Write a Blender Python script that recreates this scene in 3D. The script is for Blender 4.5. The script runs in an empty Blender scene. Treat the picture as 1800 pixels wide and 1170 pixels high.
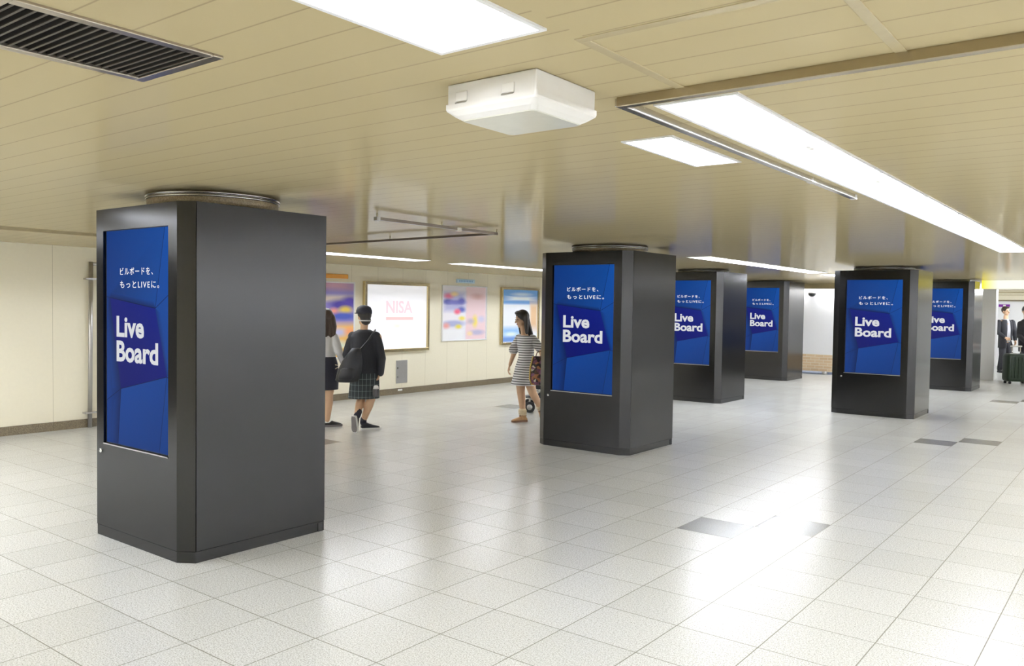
import bpy, bmesh, math, random
from mathutils import Vector, Matrix
random.seed(7)
SC = bpy.context.scene
COL = SC.collection
PI = math.pi

# ------------------------------------------------------------------ camera
cam_d = bpy.data.cameras.new('camera')
cam_d.sensor_width = 36.0
cam_d.lens = 36.0 * 1460.31 / 1800.0
cam_d.clip_start = 0.05
cam = bpy.data.objects.new('camera', cam_d)
COL.objects.link(cam)
YAW, PITCH, ROLL = math.radians(37.706), math.radians(1.9849), math.radians(0.8400)
CAM = Vector((3.188, -2.591, 1.643))
_f0 = Vector((-math.sin(YAW), math.cos(YAW), 0)); _r0 = Vector((math.cos(YAW), math.sin(YAW), 0)); _u0 = Vector((0, 0, 1))
FW = _f0 * math.cos(PITCH) - _u0 * math.sin(PITCH)
_u1 = _u0 * math.cos(PITCH) + _f0 * math.sin(PITCH)
RT = _r0 * math.cos(ROLL) + _u1 * math.sin(ROLL)
UP = _u1 * math.cos(ROLL) - _r0 * math.sin(ROLL)
mw = Matrix.Identity(4)
for i in range(3):
    mw[i][0], mw[i][1], mw[i][2], mw[i][3] = RT[i], UP[i], -FW[i], CAM[i]
cam.matrix_world = mw
SC.camera = cam

# ------------------------------------------------------------------ view, world, lamp levels
SC.view_settings.view_transform = 'Standard'
SC.view_settings.look = 'None'
SC.view_settings.gamma = 1.0
SC.view_settings.use_curve_mapping = False
SC.view_settings.exposure = 0.0
TUBE_LEVEL = 90.0
TUBE_COLOUR = (0.93, 0.965, 1.05)
wd = bpy.data.worlds.new('world'); SC.world = wd; wd.use_nodes = True
wd.node_tree.nodes['Background'].inputs[0].default_value = (0.9, 0.92, 1.0, 1)
wd.node_tree.nodes['Background'].inputs[1].default_value = 0.3
S = 0.43                       # floor tile

def zc(x, y):                  # the ceiling sinks a little towards the left wall and the far end
    return 2.357 - 0.0016 * max(0.0, -x - 1.0) ** 2 - 0.0045 * (y - 0.74)

# ------------------------------------------------------------------ materials
def srgb(r, g, b):
    f = lambda c: (c / 12.92) if c <= 0.04045 else ((c + 0.055) / 1.055) ** 2.4
    return (f(r / 255), f(g / 255), f(b / 255), 1)

class Mat:
    def __init__(s, name):
        s.m = bpy.data.materials.new(name); s.m.use_nodes = True
        s.t = s.m.node_tree; s.b = s.t.nodes['Principled BSDF']; s._co = None
    def n(s, typ, **kw):
        nd = s.t.nodes.new(typ)
        for k, v in kw.items(): setattr(nd, k, v)
        return nd
    def l(s, a, b): s.t.links.new(a, b)
    def put(s, sock, v):
        if isinstance(v, (int, float)): sock.default_value = v
        elif isinstance(v, tuple): sock.default_value = v
        else: s.l(v, sock)
    def obj(s):
        if s._co is None: s._co = s.n('ShaderNodeTexCoord').outputs['Object']
        return s._co
    def math(s, op, a, b=0.0, c=None):
        nd = s.n('ShaderNodeMath', operation=op)
        s.put(nd.inputs[0], a); s.put(nd.inputs[1], b)
        if c is not None: s.put(nd.inputs[2], c)
        return nd.outputs[0]
    def sep(s, v):
        nd = s.n('ShaderNodeSeparateXYZ'); s.l(v, nd.inputs[0]); return nd.outputs
    def noise(s, scale, detail=2.0, rough=0.5, vec=None):
        nd = s.n('ShaderNodeTexNoise'); s.l(vec or s.obj(), nd.inputs['Vector'])
        nd.inputs['Scale'].default_value = scale; nd.inputs['Detail'].default_value = detail; nd.inputs['Roughness'].default_value = rough
        return nd.outputs[0]
    def mix(s, fac, a, b):
        nd = s.n('ShaderNodeMix', data_type='RGBA')
        s.put(nd.inputs[0], fac); s.put(nd.inputs[6], a); s.put(nd.inputs[7], b)
        return nd.outputs[2]
    def ramp(s, v, lo, hi):
        nd = s.n('ShaderNodeMapRange'); s.put(nd.inputs[0], v); nd.inputs[1].default_value = lo; nd.inputs[2].default_value = hi
        return nd.outputs[0]
    def bump(s, h, strength=0.3, dist=0.002):
        nd = s.n('ShaderNodeBump'); nd.inputs['Strength'].default_value = strength; nd.inputs['Distance'].default_value = dist
        s.put(nd.inputs['Height'], h); s.l(nd.outputs[0], s.b.inputs['Normal'])
    def set(s, col=None, rough=None, metal=None, spec=None, ior=None, coat=None, coatr=None):
        I = s.b.inputs
        if col is not None: s.put(I['Base Color'], col)
        if rough is not None: s.put(I['Roughness'], rough)
        if metal is not None: s.put(I['Metallic'], metal)
        if spec is not None: s.put(I['Specular IOR Level'], spec)
        if ior is not None: s.put(I['IOR'], ior)
        if coat is not None: s.put(I['Coat Weight'], coat)
        if coatr is not None: s.put(I['Coat Roughness'], coatr)
        return s

def plain(name, col, rough=0.5, metal=0.0, var=0.06, scale=30.0, **kw):
    m = Mat(name)
    k = m.noise(scale, 3)
    d = tuple(c * (1 - var) for c in col[:3]) + (1,); e = tuple(min(1, c * (1 + var)) for c in col[:3]) + (1,)
    m.set(col=m.mix(k, d, e), rough=rough, metal=metal, **kw)
    return m.m

def emit(name, col, strength):
    m = Mat(name)
    m.b.inputs['Base Color'].default_value = (0.02, 0.02, 0.02, 1)
    m.b.inputs['Specular IOR Level'].default_value = 0.0
    m.b.inputs['Emission Color'].default_value = tuple(col[:3]) + (1,)
    m.b.inputs['Emission Strength'].default_value = strength
    return m.m

def floor_mat(name, base, dark):
    m = Mat(name)
    x, y, z = m.sep(m.obj())
    u = m.math('DIVIDE', x, S); v = m.math('DIVIDE', y, S)
    du = m.math('ABSOLUTE', m.math('SUBTRACT', m.math('FRACT', m.math('ADD', u, 0.5)), 0.5))
    dv = m.math('ABSOLUTE', m.math('SUBTRACT', m.math('FRACT', m.math('ADD', v, 0.5)), 0.5))
    g = m.math('LESS_THAN', m.math('MINIMUM', du, dv), 0.0062)
    cell = m.n('ShaderNodeCombineXYZ'); m.l(m.math('FLOOR', u), cell.inputs[0]); m.l(m.math('FLOOR', v), cell.inputs[1])
    wn = m.n('ShaderNodeTexWhiteNoise'); m.l(cell.outputs[0], wn.inputs['Vector'])
    sp = m.ramp(m.noise(140, 2, 0.75), 0.34, 0.54)
    sp2 = m.ramp(m.noise(60, 3, 0.6), 0.30, 0.55)
    c1 = m.mix(sp, dark, base)
    c2 = m.mix(m.math('MULTIPLY', m.math('SUBTRACT', 1.0, sp2), 0.25), c1, dark)
    c3 = m.mix(m.math('MULTIPLY', wn.outputs[0], 0.16), c2, dark)
    c4 = m.mix(g, c3, (0.13, 0.12, 0.08, 1))
    rg = m.math('ADD', m.math('MULTIPLY', m.noise(3, 2), 0.02), 0.243)
    m.set(col=c4, rough=m.math('ADD', rg, m.math('MULTIPLY', g, 0.4)), ior=1.85)
    m.bump(m.math('SUBTRACT', 1.0, g), 0.15, 0.001)
    return m.m

M = {}
M['floor'] = floor_mat('pale_terrazzo_tiles', (0.775, 0.78, 0.75, 1), (0.36, 0.36, 0.31, 1))
M['floor_dark'] = floor_mat('dark_terrazzo_tiles', (0.27, 0.27, 0.25, 1), (0.15, 0.15, 0.135, 1))

def ceiling_mat(name, pitch, phase):
    m = Mat(name)
    x, y, z = m.sep(m.obj())
    t = m.math('FRACT', m.math('ADD', m.math('DIVIDE', m.math('SUBTRACT', y, phase), pitch), 0.5))
    d = m.math('MULTIPLY', m.math('ABSOLUTE', m.math('SUBTRACT', t, 0.5)), pitch)
    g = m.math('LESS_THAN', d, 0.0030)
    c = m.mix(m.noise(0.7, 2), (0.46, 0.385, 0.228, 1), (0.48, 0.402, 0.238, 1))
    m.set(col=m.mix(m.math('MULTIPLY', g, 0.55), c, (0.25, 0.20, 0.12, 1)), rough=0.10, ior=1.045)
    m.bump(m.ramp(d, 0.0, 0.004), 0.2, 0.002)
    return m.m
M['ceil_left'] = ceiling_mat('cream_ceiling_planks', 0.166, -1.262)
M['ceil_right'] = ceiling_mat('cream_ceiling_planks_far_bay', 0.167, -0.200)
M['ceil_trim'] = plain('cream_ceiling_trim', (0.47, 0.393, 0.233, 1), 0.25)

def wall_mat(name, col, axis, pitch, phase, rough):
    m = Mat(name)
    c = m.sep(m.obj())[axis]
    t = m.math('FRACT', m.math('ADD', m.math('DIVIDE', m.math('SUBTRACT', c, phase), pitch), 0.5))
    d = m.math('MULTIPLY', m.math('ABSOLUTE', m.math('SUBTRACT', t, 0.5)), pitch)
    g = m.math('LESS_THAN', d, 0.0025)
    k = m.mix(m.noise(25, 4), tuple(a * 0.95 for a in col[:3]) + (1,), col)
    m.set(col=m.mix(m.math('MULTIPLY', g, 0.5), k, (0.30, 0.24, 0.10, 1)), rough=rough)
    return m.m
M['wall'] = wall_mat('cream_wall_panels', (0.92, 0.86, 0.675, 1), 1, 0.6, 2.03, 0.2)
M['wall_plain'] = plain('cream_wall_paint', (0.84, 0.78, 0.60, 1), 0.4)
M['wall_white'] = plain('white_wall_paint', (0.86, 0.86, 0.86, 1), 0.35, var=0.02)

def granite(name, a, b):
    m = Mat(name)
    k = m.ramp(m.noise(90, 4, 0.7), 0.35, 0.65)
    m.set(col=m.mix(k, a, b), rough=0.3); return m.m
M['granite'] = granite('brown_granite', (0.085, 0.065, 0.04, 1), (0.25, 0.205, 0.125, 1))
M['stone'] = granite('beige_speckled_stone', (0.26, 0.20, 0.12, 1), (0.50, 0.41, 0.26, 1))

def brick_mat():
    m = Mat('tan_brick')
    nd = m.n('ShaderNodeTexBrick')
    mp = m.n('ShaderNodeMapping'); mp.inputs['Rotation'].default_value = (PI / 2, 0, 0)
    m.l(m.obj(), mp.inputs[0]); m.l(mp.outputs[0], nd.inputs['Vector'])
    nd.inputs['Color1'].default_value = (0.60, 0.42, 0.24, 1); nd.inputs['Color2'].default_value = (0.70, 0.53, 0.33, 1)
    nd.inputs['Mortar'].default_value = (0.75, 0.68, 0.55, 1)
    nd.inputs['Scale'].default_value = 1.0; nd.inputs['Brick Width'].default_value = 0.21; nd.inputs['Row Height'].default_value = 0.07
    nd.inputs['Mortar Size'].default_value = 0.006
    m.set(col=nd.outputs[0], rough=0.5); return m.m
M['brick'] = brick_mat()

def dark_metal(name, col, rough, metal):
    m = Mat(name)
    k = m.noise(420, 2, 0.6)
    a = tuple(c * 0.75 for c in col) + (1,); b = tuple(c * 1.25 for c in col) + (1,)
    m.set(col=m.mix(k, a, b), rough=m.math('ADD', rough - 0.05, m.math('MULTIPLY', k, 0.1)), metal=metal, ior=1.42)
    return m.m
M['kiosk'] = dark_metal('charcoal_metal', (0.052, 0.052, 0.052), 0.20, 1.0)
M['kiosk_dark'] = plain('black_metal', (0.018, 0.018, 0.020, 1), 0.5)
M['steel'] = plain('brushed_steel', (0.62, 0.60, 0.57, 1), 0.22, 1.0)
M['steel_dull'] = plain('dull_steel', (0.50, 0.49, 0.47, 1), 0.38, 0.9)
M['bronze'] = plain('bronze_metal', (0.42, 0.36, 0.26, 1), 0.25, 1.0)
M['vent_frame'] = plain('vent_frame_metal', (0.42, 0.37, 0.30, 1), 0.28, 0.9)
M['dark_rail'] = plain('dark_rail_metal', (0.20, 0.17, 0.14, 1), 0.3, 0.9)
M['vent_slat'] = plain('brown_vent_slats', (0.065, 0.052, 0.038, 1), 0.55, 0.2)
M['vent_dark'] = plain('near_black_metal', (0.018, 0.016, 0.013, 1), 0.45, 0.3)  # near-black finish of the grille's slats and duct box
M['white_metal'] = plain('white_enamel', (0.86, 0.86, 0.86, 1), 0.3, var=0.02)
M['white_plastic'] = plain('white_plastic', (0.82, 0.80, 0.76, 1), 0.3, var=0.02)
M['diffuser'] = plain('pearl_diffuser', (0.72, 0.71, 0.62, 1), 0.12, var=0.05)
M['tube'] = emit('lit_fluorescent_tube', TUBE_COLOUR, TUBE_LEVEL)
M['tube_off'] = plain('unlit_tube_glass', (0.80, 0.79, 0.74, 1), 0.2)
M['black'] = plain('black_rubber', (0.012, 0.012, 0.012, 1), 0.6)
M['chrome'] = plain('chrome', (0.8, 0.8, 0.8, 1), 0.1, 1.0)

# ------------------------------------------------------------------ mesh helpers
class MB:
    def __init__(s): s.v = []; s.f = []; s.mi = []; s.sm = []
    def add(s, verts, faces, mi=0, smooth=False):
        o = len(s.v); s.v += [tuple(p) for p in verts]
        for f in faces:
            s.f.append(tuple(i + o for i in f)); s.mi.append(mi); s.sm.append(smooth)
        return s
    def box(s, x0, x1, y0, y1, z0, z1, mi=0):
        v = [(x, y, z) for z in (z0, z1) for y in (y0, y1) for x in (x0, x1)]
        return s.add(v, [(0, 2, 3, 1), (4, 5, 7, 6), (0, 1, 5, 4), (2, 6, 7, 3), (0, 4, 6, 2), (1, 3, 7, 5)], mi)
    def prism(s, poly, z0, z1, mi=0, axis='z'):
        n = len(poly)
        def P(a, b, c): return (a, b, c) if axis == 'z' else ((a, c, b) if axis == 'y' else (c, a, b))
        v = [P(a, b, z0) for a, b in poly] + [P(a, b, z1) for a, b in poly]
        f = [tuple(range(n))[::-1], tuple(range(n, 2 * n))] + [(i, (i + 1) % n, n + (i + 1) % n, n + i) for i in range(n)]
        return s.add(v, f, mi)
    def loft(s, rings, mi=0, caps=True, smooth=True):
        n = len(rings[0]); v = [p for r in rings for p in r]; f = []
        for k in range(len(rings) - 1):
            for i in range(n):
                j = (i + 1) % n
                f.append((k * n + i, k * n + j, (k + 1) * n + j, (k + 1) * n + i))
        if caps:
            f.append(tuple(range(n))[::-1]); f.append(tuple((len(rings) - 1) * n + i for i in range(n)))
        return s.add(v, f, mi, smooth)
    def tube(s, pts, rad, n=12, mi=0, caps=True, flat=None):
        pts = [Vector(p) for p in pts]
        if isinstance(rad, (int, float)): rad = [rad] * len(pts)
        rings = []; prev = None
        for i, p in enumerate(pts):
            t = (pts[min(i + 1, len(pts) - 1)] - pts[max(i - 1, 0)]).normalized()
            if prev is None:
                a = Vector((0, 0, 1)) if abs(t.z) < 0.9 else Vector((0, 1, 0))
            else: a = prev
            e = (a - t * a.dot(t)).normalized(); g = t.cross(e); prev = e
            ra = rad[i]; rb = ra
            if isinstance(ra, tuple): ra, rb = ra
            rings.append([p + e * (ra * math.cos(2 * PI * k / n)) + g * (rb * math.sin(2 * PI * k / n)) for k in range(n)])
        return s.loft(rings, mi, caps)
    def lathe(s, prof, cx=0, cy=0, n=32, mi=0, smooth=True):
        rings = [[(cx + r * math.cos(2 * PI * k / n), cy + r * math.sin(2 * PI * k / n), z) for k in range(n)] for r, z in prof]
        return s.loft(rings, mi, True, smooth)
    def build(s, name, mats, parent=None, loc=None, bevel=0.0, weld=False):
        me = bpy.data.meshes.new(name)
        me.from_pydata(s.v, [], s.f)
        for m in (mats if isinstance(mats, (list, tuple)) else [mats]): me.materials.append(M[m] if isinstance(m, str) else m)
        me.polygons.foreach_set('material_index', s.mi); me.polygons.foreach_set('use_smooth', s.sm)
        bm = bmesh.new(); bm.from_mesh(me)
        if weld: bmesh.ops.remove_doubles(bm, verts=bm.verts, dist=1e-5)
        bmesh.ops.recalc_face_normals(bm, faces=bm.faces)
        if bevel > 0:
            bmesh.ops.bevel(bm, geom=[e for e in bm.edges], offset=bevel, segments=2, affect='EDGES', profile=0.5)
        bm.to_mesh(me); bm.free(); me.update()
        o = bpy.data.objects.new(name, me); COL.objects.link(o)
        if parent is not None: o.parent = parent
        if loc is not None: o.location = loc
        return o

def tag(o, label, cat, group=None):
    o['label'] = label; o['category'] = cat
    if group: o['group'] = group
    return o
def thing(name, label, cat, loc=(0, 0, 0), rot=(0, 0, 0), group=None):
    o = bpy.data.objects.new(name, None); COL.objects.link(o)
    o.empty_display_size = 0.1; o.location = loc; o.rotation_euler = rot
    return tag(o, label, cat, group)
def struct(o): o['kind'] = 'structure'; return o
def dup(root, loc, label, rotz=None):
    r = root.copy(); COL.objects.link(r); r.location = loc; r['label'] = label
    if rotz is not None: r.rotation_euler = (0, 0, rotz)
    for ch in list(root.children):
        c = ch.copy(); COL.objects.link(c); c.parent = r
        for g in list(ch.children):
            d = g.copy(); COL.objects.link(d); d.parent = c
    return r

# ------------------------------------------------------------------ the hall
XL, XR, YB, YF = -7.52, 6.6, -9.0, 18.70
YE = 26.0
# lamps and grille that sit in the ceiling: x0, x1, y0, y1
LAMPS = [
    ('A', 1.545, 1.895, -2.7, -0.815, True, 2, 'wide lit ceiling light recessed at top of view beside the white emergency light'),
    ('B', 1.765, 2.055, 0.08, 8.40, True, 7, 'longest lit fluorescent ceiling light, running behind the metal ceiling rail'),
    ('C', 1.338, 1.560, 0.585, 1.295, True, 1, 'short lit ceiling light between the white box light and the long fluorescent line'),
    ('D', -1.90, -1.57, 7.90, 12.95, True, 4, 'lit ceiling light above the second row of dark advertising pillars'),
    ('E', -1.90, -1.57, 13.55, 17.6, True, 3, 'farthest lit ceiling light, partly hidden by the right dark advertising pillar'),
    ('F', -5.92, -5.62, 0.2, 2.45, False, 3, 'unlit ceiling light left of the nearest dark advertising pillar'),
    ('G', -5.92, -5.62, 2.95, 6.72, True, 3, 'lit ceiling light in front of the faint white lightbox on the cream wall'),
    ('H', -5.92, -5.62, 7.48, 16.5, True, 7, 'lit ceiling light above the twin poster board and the blue poster'),
    ('I', 3.20, 3.50, 12.0, 18.5, True, 5, 'added unseen fill light beyond the longest fluorescent light'),  # out of view, added to brighten the far right end
    ('K', 5.76, 6.06, -7.0, 16.0, True, 16, 'added unseen fill light line along the right side of the hall'),  # out of view, added to wash the right wall for pillar highlights
    ('L', -1.90, -1.57, -7.5, -2.2, True, 4, 'added unseen fill light behind and left of the viewer'),  # behind the viewer, added to raise the overall brightness
    ('N', -5.92, -5.62, -8.0, -0.1, True, 6, 'added unseen fill light near the cream wall behind the viewer'),  # out of view, added to lift the left wall
    ('O', -3.95, -3.63, -8.0, -0.6, True, 6, 'added unseen fill light left of the viewer, second row from the cream wall'),  # out of view, added to lift the floor and wall at left
]
VENT = (0.535, 0.965, -1.745, -1.165)
HOLES = [(a[1], a[2], a[3], a[4]) for a in LAMPS] + [VENT]

def frange(a, b, st):
    n = max(1, int(round((b - a) / st))); return [a + (b - a) * i / n for i in range(n + 1)]
SEAM = 1.95
xs = set(frange(XL, XR, 0.5)) | {SEAM}; ys = set(frange(YB, 20.1, 0.8))
for h in HOLES: xs |= {h[0], h[1]}; ys |= {h[2], h[3]}
xs = sorted(xs); ys = sorted(ys)
b = MB()
idx = {}
def cv(i, j):
    if (i, j) not in idx:
        idx[(i, j)] = len(b.v); b.v.append((xs[i], ys[j], zc(xs[i], ys[j])))
    return idx[(i, j)]
for i in range(len(xs) - 1):
    for j in range(len(ys) - 1):
        cx, cy = (xs[i] + xs[i + 1]) / 2, (ys[j] + ys[j + 1]) / 2
        if any(h[0] < cx < h[1] and h[2] < cy < h[3] for h in HOLES): continue
        b.f.append((cv(i, j), cv(i, j + 1), cv(i + 1, j + 1), cv(i + 1, j))); b.mi.append(0 if cx < SEAM else 1); b.sm.append(True)
struct(b.build('ceiling', ['ceil_left', 'ceil_right']))

# floor, one mesh of tiles laid on the grid, the dark tiles let in
DARK = {(1, 7), (2, 8), (2, 20), (3, 21), (2, 34), (3, 35), (-11, 8), (-12, 18)}
b = MB(); u0, u1, v0, v1 = -18, 16, -21, 62
cols = sorted({u0, u1 + 1} | {c[0] for c in DARK} | {c[0] + 1 for c in DARK})
rows = sorted({v0, v1 + 1} | {c[1] for c in DARK} | {c[1] + 1 for c in DARK})
idx = {}
def fv(i, j):
    if (i, j) not in idx: idx[(i, j)] = len(b.v); b.v.append((cols[i] * S, rows[j] * S, 0.0))
    return idx[(i, j)]
for i in range(len(cols) - 1):
    for j in range(len(rows) - 1):
        b.f.append((fv(i, j), fv(i + 1, j), fv(i + 1, j + 1), fv(i, j + 1))); b.sm.append(False)
        b.mi.append(1 if (cols[i], rows[j]) in DARK and cols[i + 1] - cols[i] == 1 else 0)
struct(b.build('floor', ['floor', 'floor_dark']))

struct(MB().box(XL - 0.15, XL, 0.2, YF + 0.2, 0, 2.5).build('wall_left', 'wall'))
M['added_dark'] = granite('added_dark_cladding', (0.03, 0.028, 0.025, 1), (0.10, 0.09, 0.08, 1))
struct(MB().box(XL - 0.15, XL, YB, 0.2, 0, 2.5).build('wall_left_added_dark', 'added_dark'))  # unseen stretch, dark finish invented so pillar fronts reflect less light
b = MB()
y = 2.03 - 0.6 * 18
while y < YF:
    b.box(XL, XL + 0.018, max(y, YB) + 0.0015, min(y + 1.2, YF) - 0.0015, 0, 0.108); y += 1.2
struct(b.build('baseboard_left', 'granite'))
struct(MB().box(XR, XR + 0.15, YB, YE, 0, 2.6).build('wall_right', 'wall_white'))  # unseen wall, given a white finish to brighten the pillar sides
struct(MB().box(XL, XR, YB - 0.15, YB, 0, 2.6).build('wall_back', 'wall_plain'))
XE = -0.30
struct(MB().box(XL, XE, YF, YF + 0.15, 0.49, 2.4).build('wall_far', 'wall_white'))
struct(MB().box(XL, XE, YF - 0.012, YF + 0.15, 0.06, 0.49).build('wall_far_brick', 'brick'))
struct(MB().box(XL, XE, YF - 0.03, YF + 0.15, 0.0, 0.062).build('baseboard_far', plain('blue_grey_skirting', (0.22, 0.25, 0.33, 1), 0.4)))
struct(MB().box(XL, XE, YF - 0.36, YF - 0.27, 2.13, 2.29).build('trim_1', 'ceil_trim'))
# right of the far wall: return wall, white pillar, opening to the passage beyond
struct(MB().box(-1.35, -1.2, YF + 0.15, YE, 0, 2.4).build('wall_return', 'wall_white'))
struct(MB().box(-0.095, 0.205, 20.0, 20.32, 0, 2.35).build('wall_pillar', 'wall_white'))
struct(MB().box(-1.2, XR, YE, YE + 0.15, 0, 2.6).build('wall_passage', 'wall_white'))
struct(MB().box(-1.2, XR, 20.1, YE, 2.27, 2.33).build('ceiling_passage', 'wall_plain'))

# ------------------------------------------------------------------ ceiling lights
def make_lamp(key, x0, x1, y0, y1, lit, nseg, label):
    cx, cy = (x0 + x1) / 2, (y0 + y1) / 2
    w, l = (x1 - x0) / 2, (y1 - y0) / 2
    sl = 0.0045; slx = 0.0032 * max(0, -cx - 1)
    t = thing('ceiling_light', label, 'ceiling light', (cx, cy, zc(cx, cy)), (-math.atan(sl), -math.atan(slx), 0), 'fluorescent ceiling lights')
    e = 0.012; d = 0.085
    b = MB()
    b.box(-w - e, w + e, -l - e, -l + 0.004, -0.006, 0.004); b.box(-w - e, w + e, l - 0.004, l + e, -0.006, 0.004)
    b.box(-w - e, -w + 0.004, -l + 0.004, l - 0.004, -0.006, 0.004); b.box(w - 0.004, w + e, -l + 0.004, l - 0.004, -0.006, 0.004)
    b.build('frame', 'white_metal' if lit else 'ceil_trim', t)
    b = MB()
    b.box(-w, w, -l, l, d, d + 0.01); b.box(-w - 0.008, -w + 0.002, -l, l, 0.004, d); b.box(w - 0.002, w + 0.008, -l, l, 0.004, d)
    b.box(-w, w, -l - 0.008, -l + 0.002, 0.004, d); b.box(-w, w, l - 0.002, l + 0.008, 0.004, d)
    b.build('reflector', 'white_metal' if lit else 'ceil_trim', t)
    seg = 2 * l / nseg
    for i in range(nseg):
        ya, yb = -l + seg * i, -l + seg * (i + 1)
        for sx in ((0,) if key in 'GHB' else (-1, 0, 1) if key in 'NOK' else (-1, 1)):
            x = sx * w * 0.46
            MB().tube([(x, ya + 0.045, 0.048), (x, yb - 0.045, 0.048)], 0.016, 12).build('fluorescent_tube', 'tube' if lit else 'tube_off', t)
            for yy in (ya + 0.010, yb - 0.045):
                MB().box(x - 0.013, x + 0.013, yy, yy + 0.035, 0.022, d).build('lamp_holder', 'white_plastic', t)
    return t
for a in LAMPS: make_lamp(*a)

# ------------------------------------------------------------------ advertising pillars
KW, KD, KH, CHX, CHY = 1.22, 1.15, 2.247, 0.10, 0.068
def octo(w, d, cx, cy):
    a, c = w / 2, d / 2
    return [(-a + cx, -c), (a - cx, -c), (a, -c + cy), (a, c - cy), (a - cx, c), (-a + cx, c), (-a, c - cy), (-a, -c + cy)]

# screen picture: points in a 0..1 frame, (left->right, top->bottom)
SX0, SX1, SZ0, SZ1 = 0.0, 0.0, 0.657, 2.098
QTL, QTR, QBR, QBL = (0.055, 0.312), (0.775, 0.357), (0.945, 0.657), (0.237, 0.737)
ART = [  # facet, colours per corner (sRGB)
    ([(0, 0), (0.915, 0), QTR, QTL, (0, 0.307)], [(9, 55, 128), (12, 72, 152), (12, 70, 148), (9, 50, 116), (9, 55, 128)]),
    ([(0.915, 0), (1, 0), (1, 0.288), QTR], [(14, 78, 164), (15, 80, 166), (14, 74, 158), (13, 70, 152)]),
    ([QTR, (1, 0.288), (1, 0.668), QBR], [(13, 70, 150), (14, 74, 158), (11, 62, 142), (10, 55, 132)]),
    ([QBR, (1, 0.668), (1, 1), (0.835, 1)], [(12, 66, 142), (12, 66, 142), (11, 58, 130), (11, 58, 130)]),
    ([QBL, QBR, (0.835, 1), (0.19, 1)], [(12, 66, 146), (12, 64, 142), (10, 54, 124), (11, 58, 132)]),
    ([(0, 0.80), QBL, (0.19, 1), (0, 1)], [(11, 58, 134), (7, 38, 98), (7, 40, 100), (11, 58, 132)]),
    ([(0, 0.307), QTL, QBL, (0, 0.80)], [(10, 52, 122), (6, 36, 96), (6, 36, 96), (11, 60, 136)]),
    ([QTL, QTR, QBR, QBL], [(10, 24, 118), (10, 28, 128), (8, 22, 116), (7, 18, 104)]),
]
SHADE = [  # the soft darker bands drawn along the dark facet's edges
    ([(0.075, 0.285), (0.75, 0.327), QTR, QTL], [(9, 55, 128), (12, 68, 146), (7, 40, 98), (6, 34, 90)]),
    ([(0.0, 0.40), QTL, QBL, (0.10, 0.74)], [(10, 54, 126), (6, 32, 88), (6, 32, 88), (10, 56, 130)]),
    ([QTR, (0.86, 0.38), (0.985, 0.64), QBR], [(9, 50, 118), (13, 70, 152), (12, 66, 146), (8, 44, 110)]),
    ([(0.12, 0.80), QBL, (0.19, 1), (0.075, 1)], [(10, 54, 126), (6, 34, 90), (6, 36, 92), (10, 54, 126)]),
]
LINES = [((0.915, 0), QTR), (QTR, (1, 0.288)), (QBR, (1, 0.668)), (QBR, (0.835, 1)), (QBL, (0.19, 1)), (QBL, (0, 0.80)), (QTL, (0, 0.307)), (QBL, QBR), (QTL, QTR)]

def screen_mat():
    m = Mat('lit_display_picture')
    at = m.n('ShaderNodeAttribute', attribute_name='picture')
    m.set(col=(0.01, 0.01, 0.012, 1), rough=0.5, spec=0.0)
    m.l(at.outputs['Color'], m.b.inputs['Emission Color']); m.b.inputs['Emission Strength'].default_value = 0.95
    return m.m
M['picture'] = screen_mat()
M['letter_white'] = emit('lit_white_lettering', srgb(255, 255, 255), 0.92)
M['letter_grey'] = emit('lit_grey_lettering', srgb(222, 224, 226), 0.92)

def text_mesh(name, body, mat, parent, x0, x1, zbase, height_ref, y, bold=0.0, spacing=1.0):
    cu = bpy.data.curves.new(name, 'FONT'); cu.body = body; cu.size = 1.0; cu.offset = bold; cu.space_character = spacing; cu.resolution_u = 3
    o = bpy.data.objects.new('tmp', cu); COL.objects.link(o)
    me = bpy.data.meshes.new_from_object(o.evaluated_get(bpy.context.evaluated_depsgraph_get()))
    bpy.data.objects.remove(o); bpy.data.curves.remove(cu)
    xa = min(v.co.x for v in me.vertices); xb = max(v.co.x for v in me.vertices)
    sx = (x1 - x0) / (xb - xa)
    for v in me.vertices:
        v.co = ((v.co.x - xa) * sx + x0, y, zbase + v.co.y * height_ref)
    me.name = name; me.materials.clear(); me.materials.append(M[mat])
    ob = bpy.data.objects.new(name, me); COL.objects.link(ob); ob.parent = parent
    return ob

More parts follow.
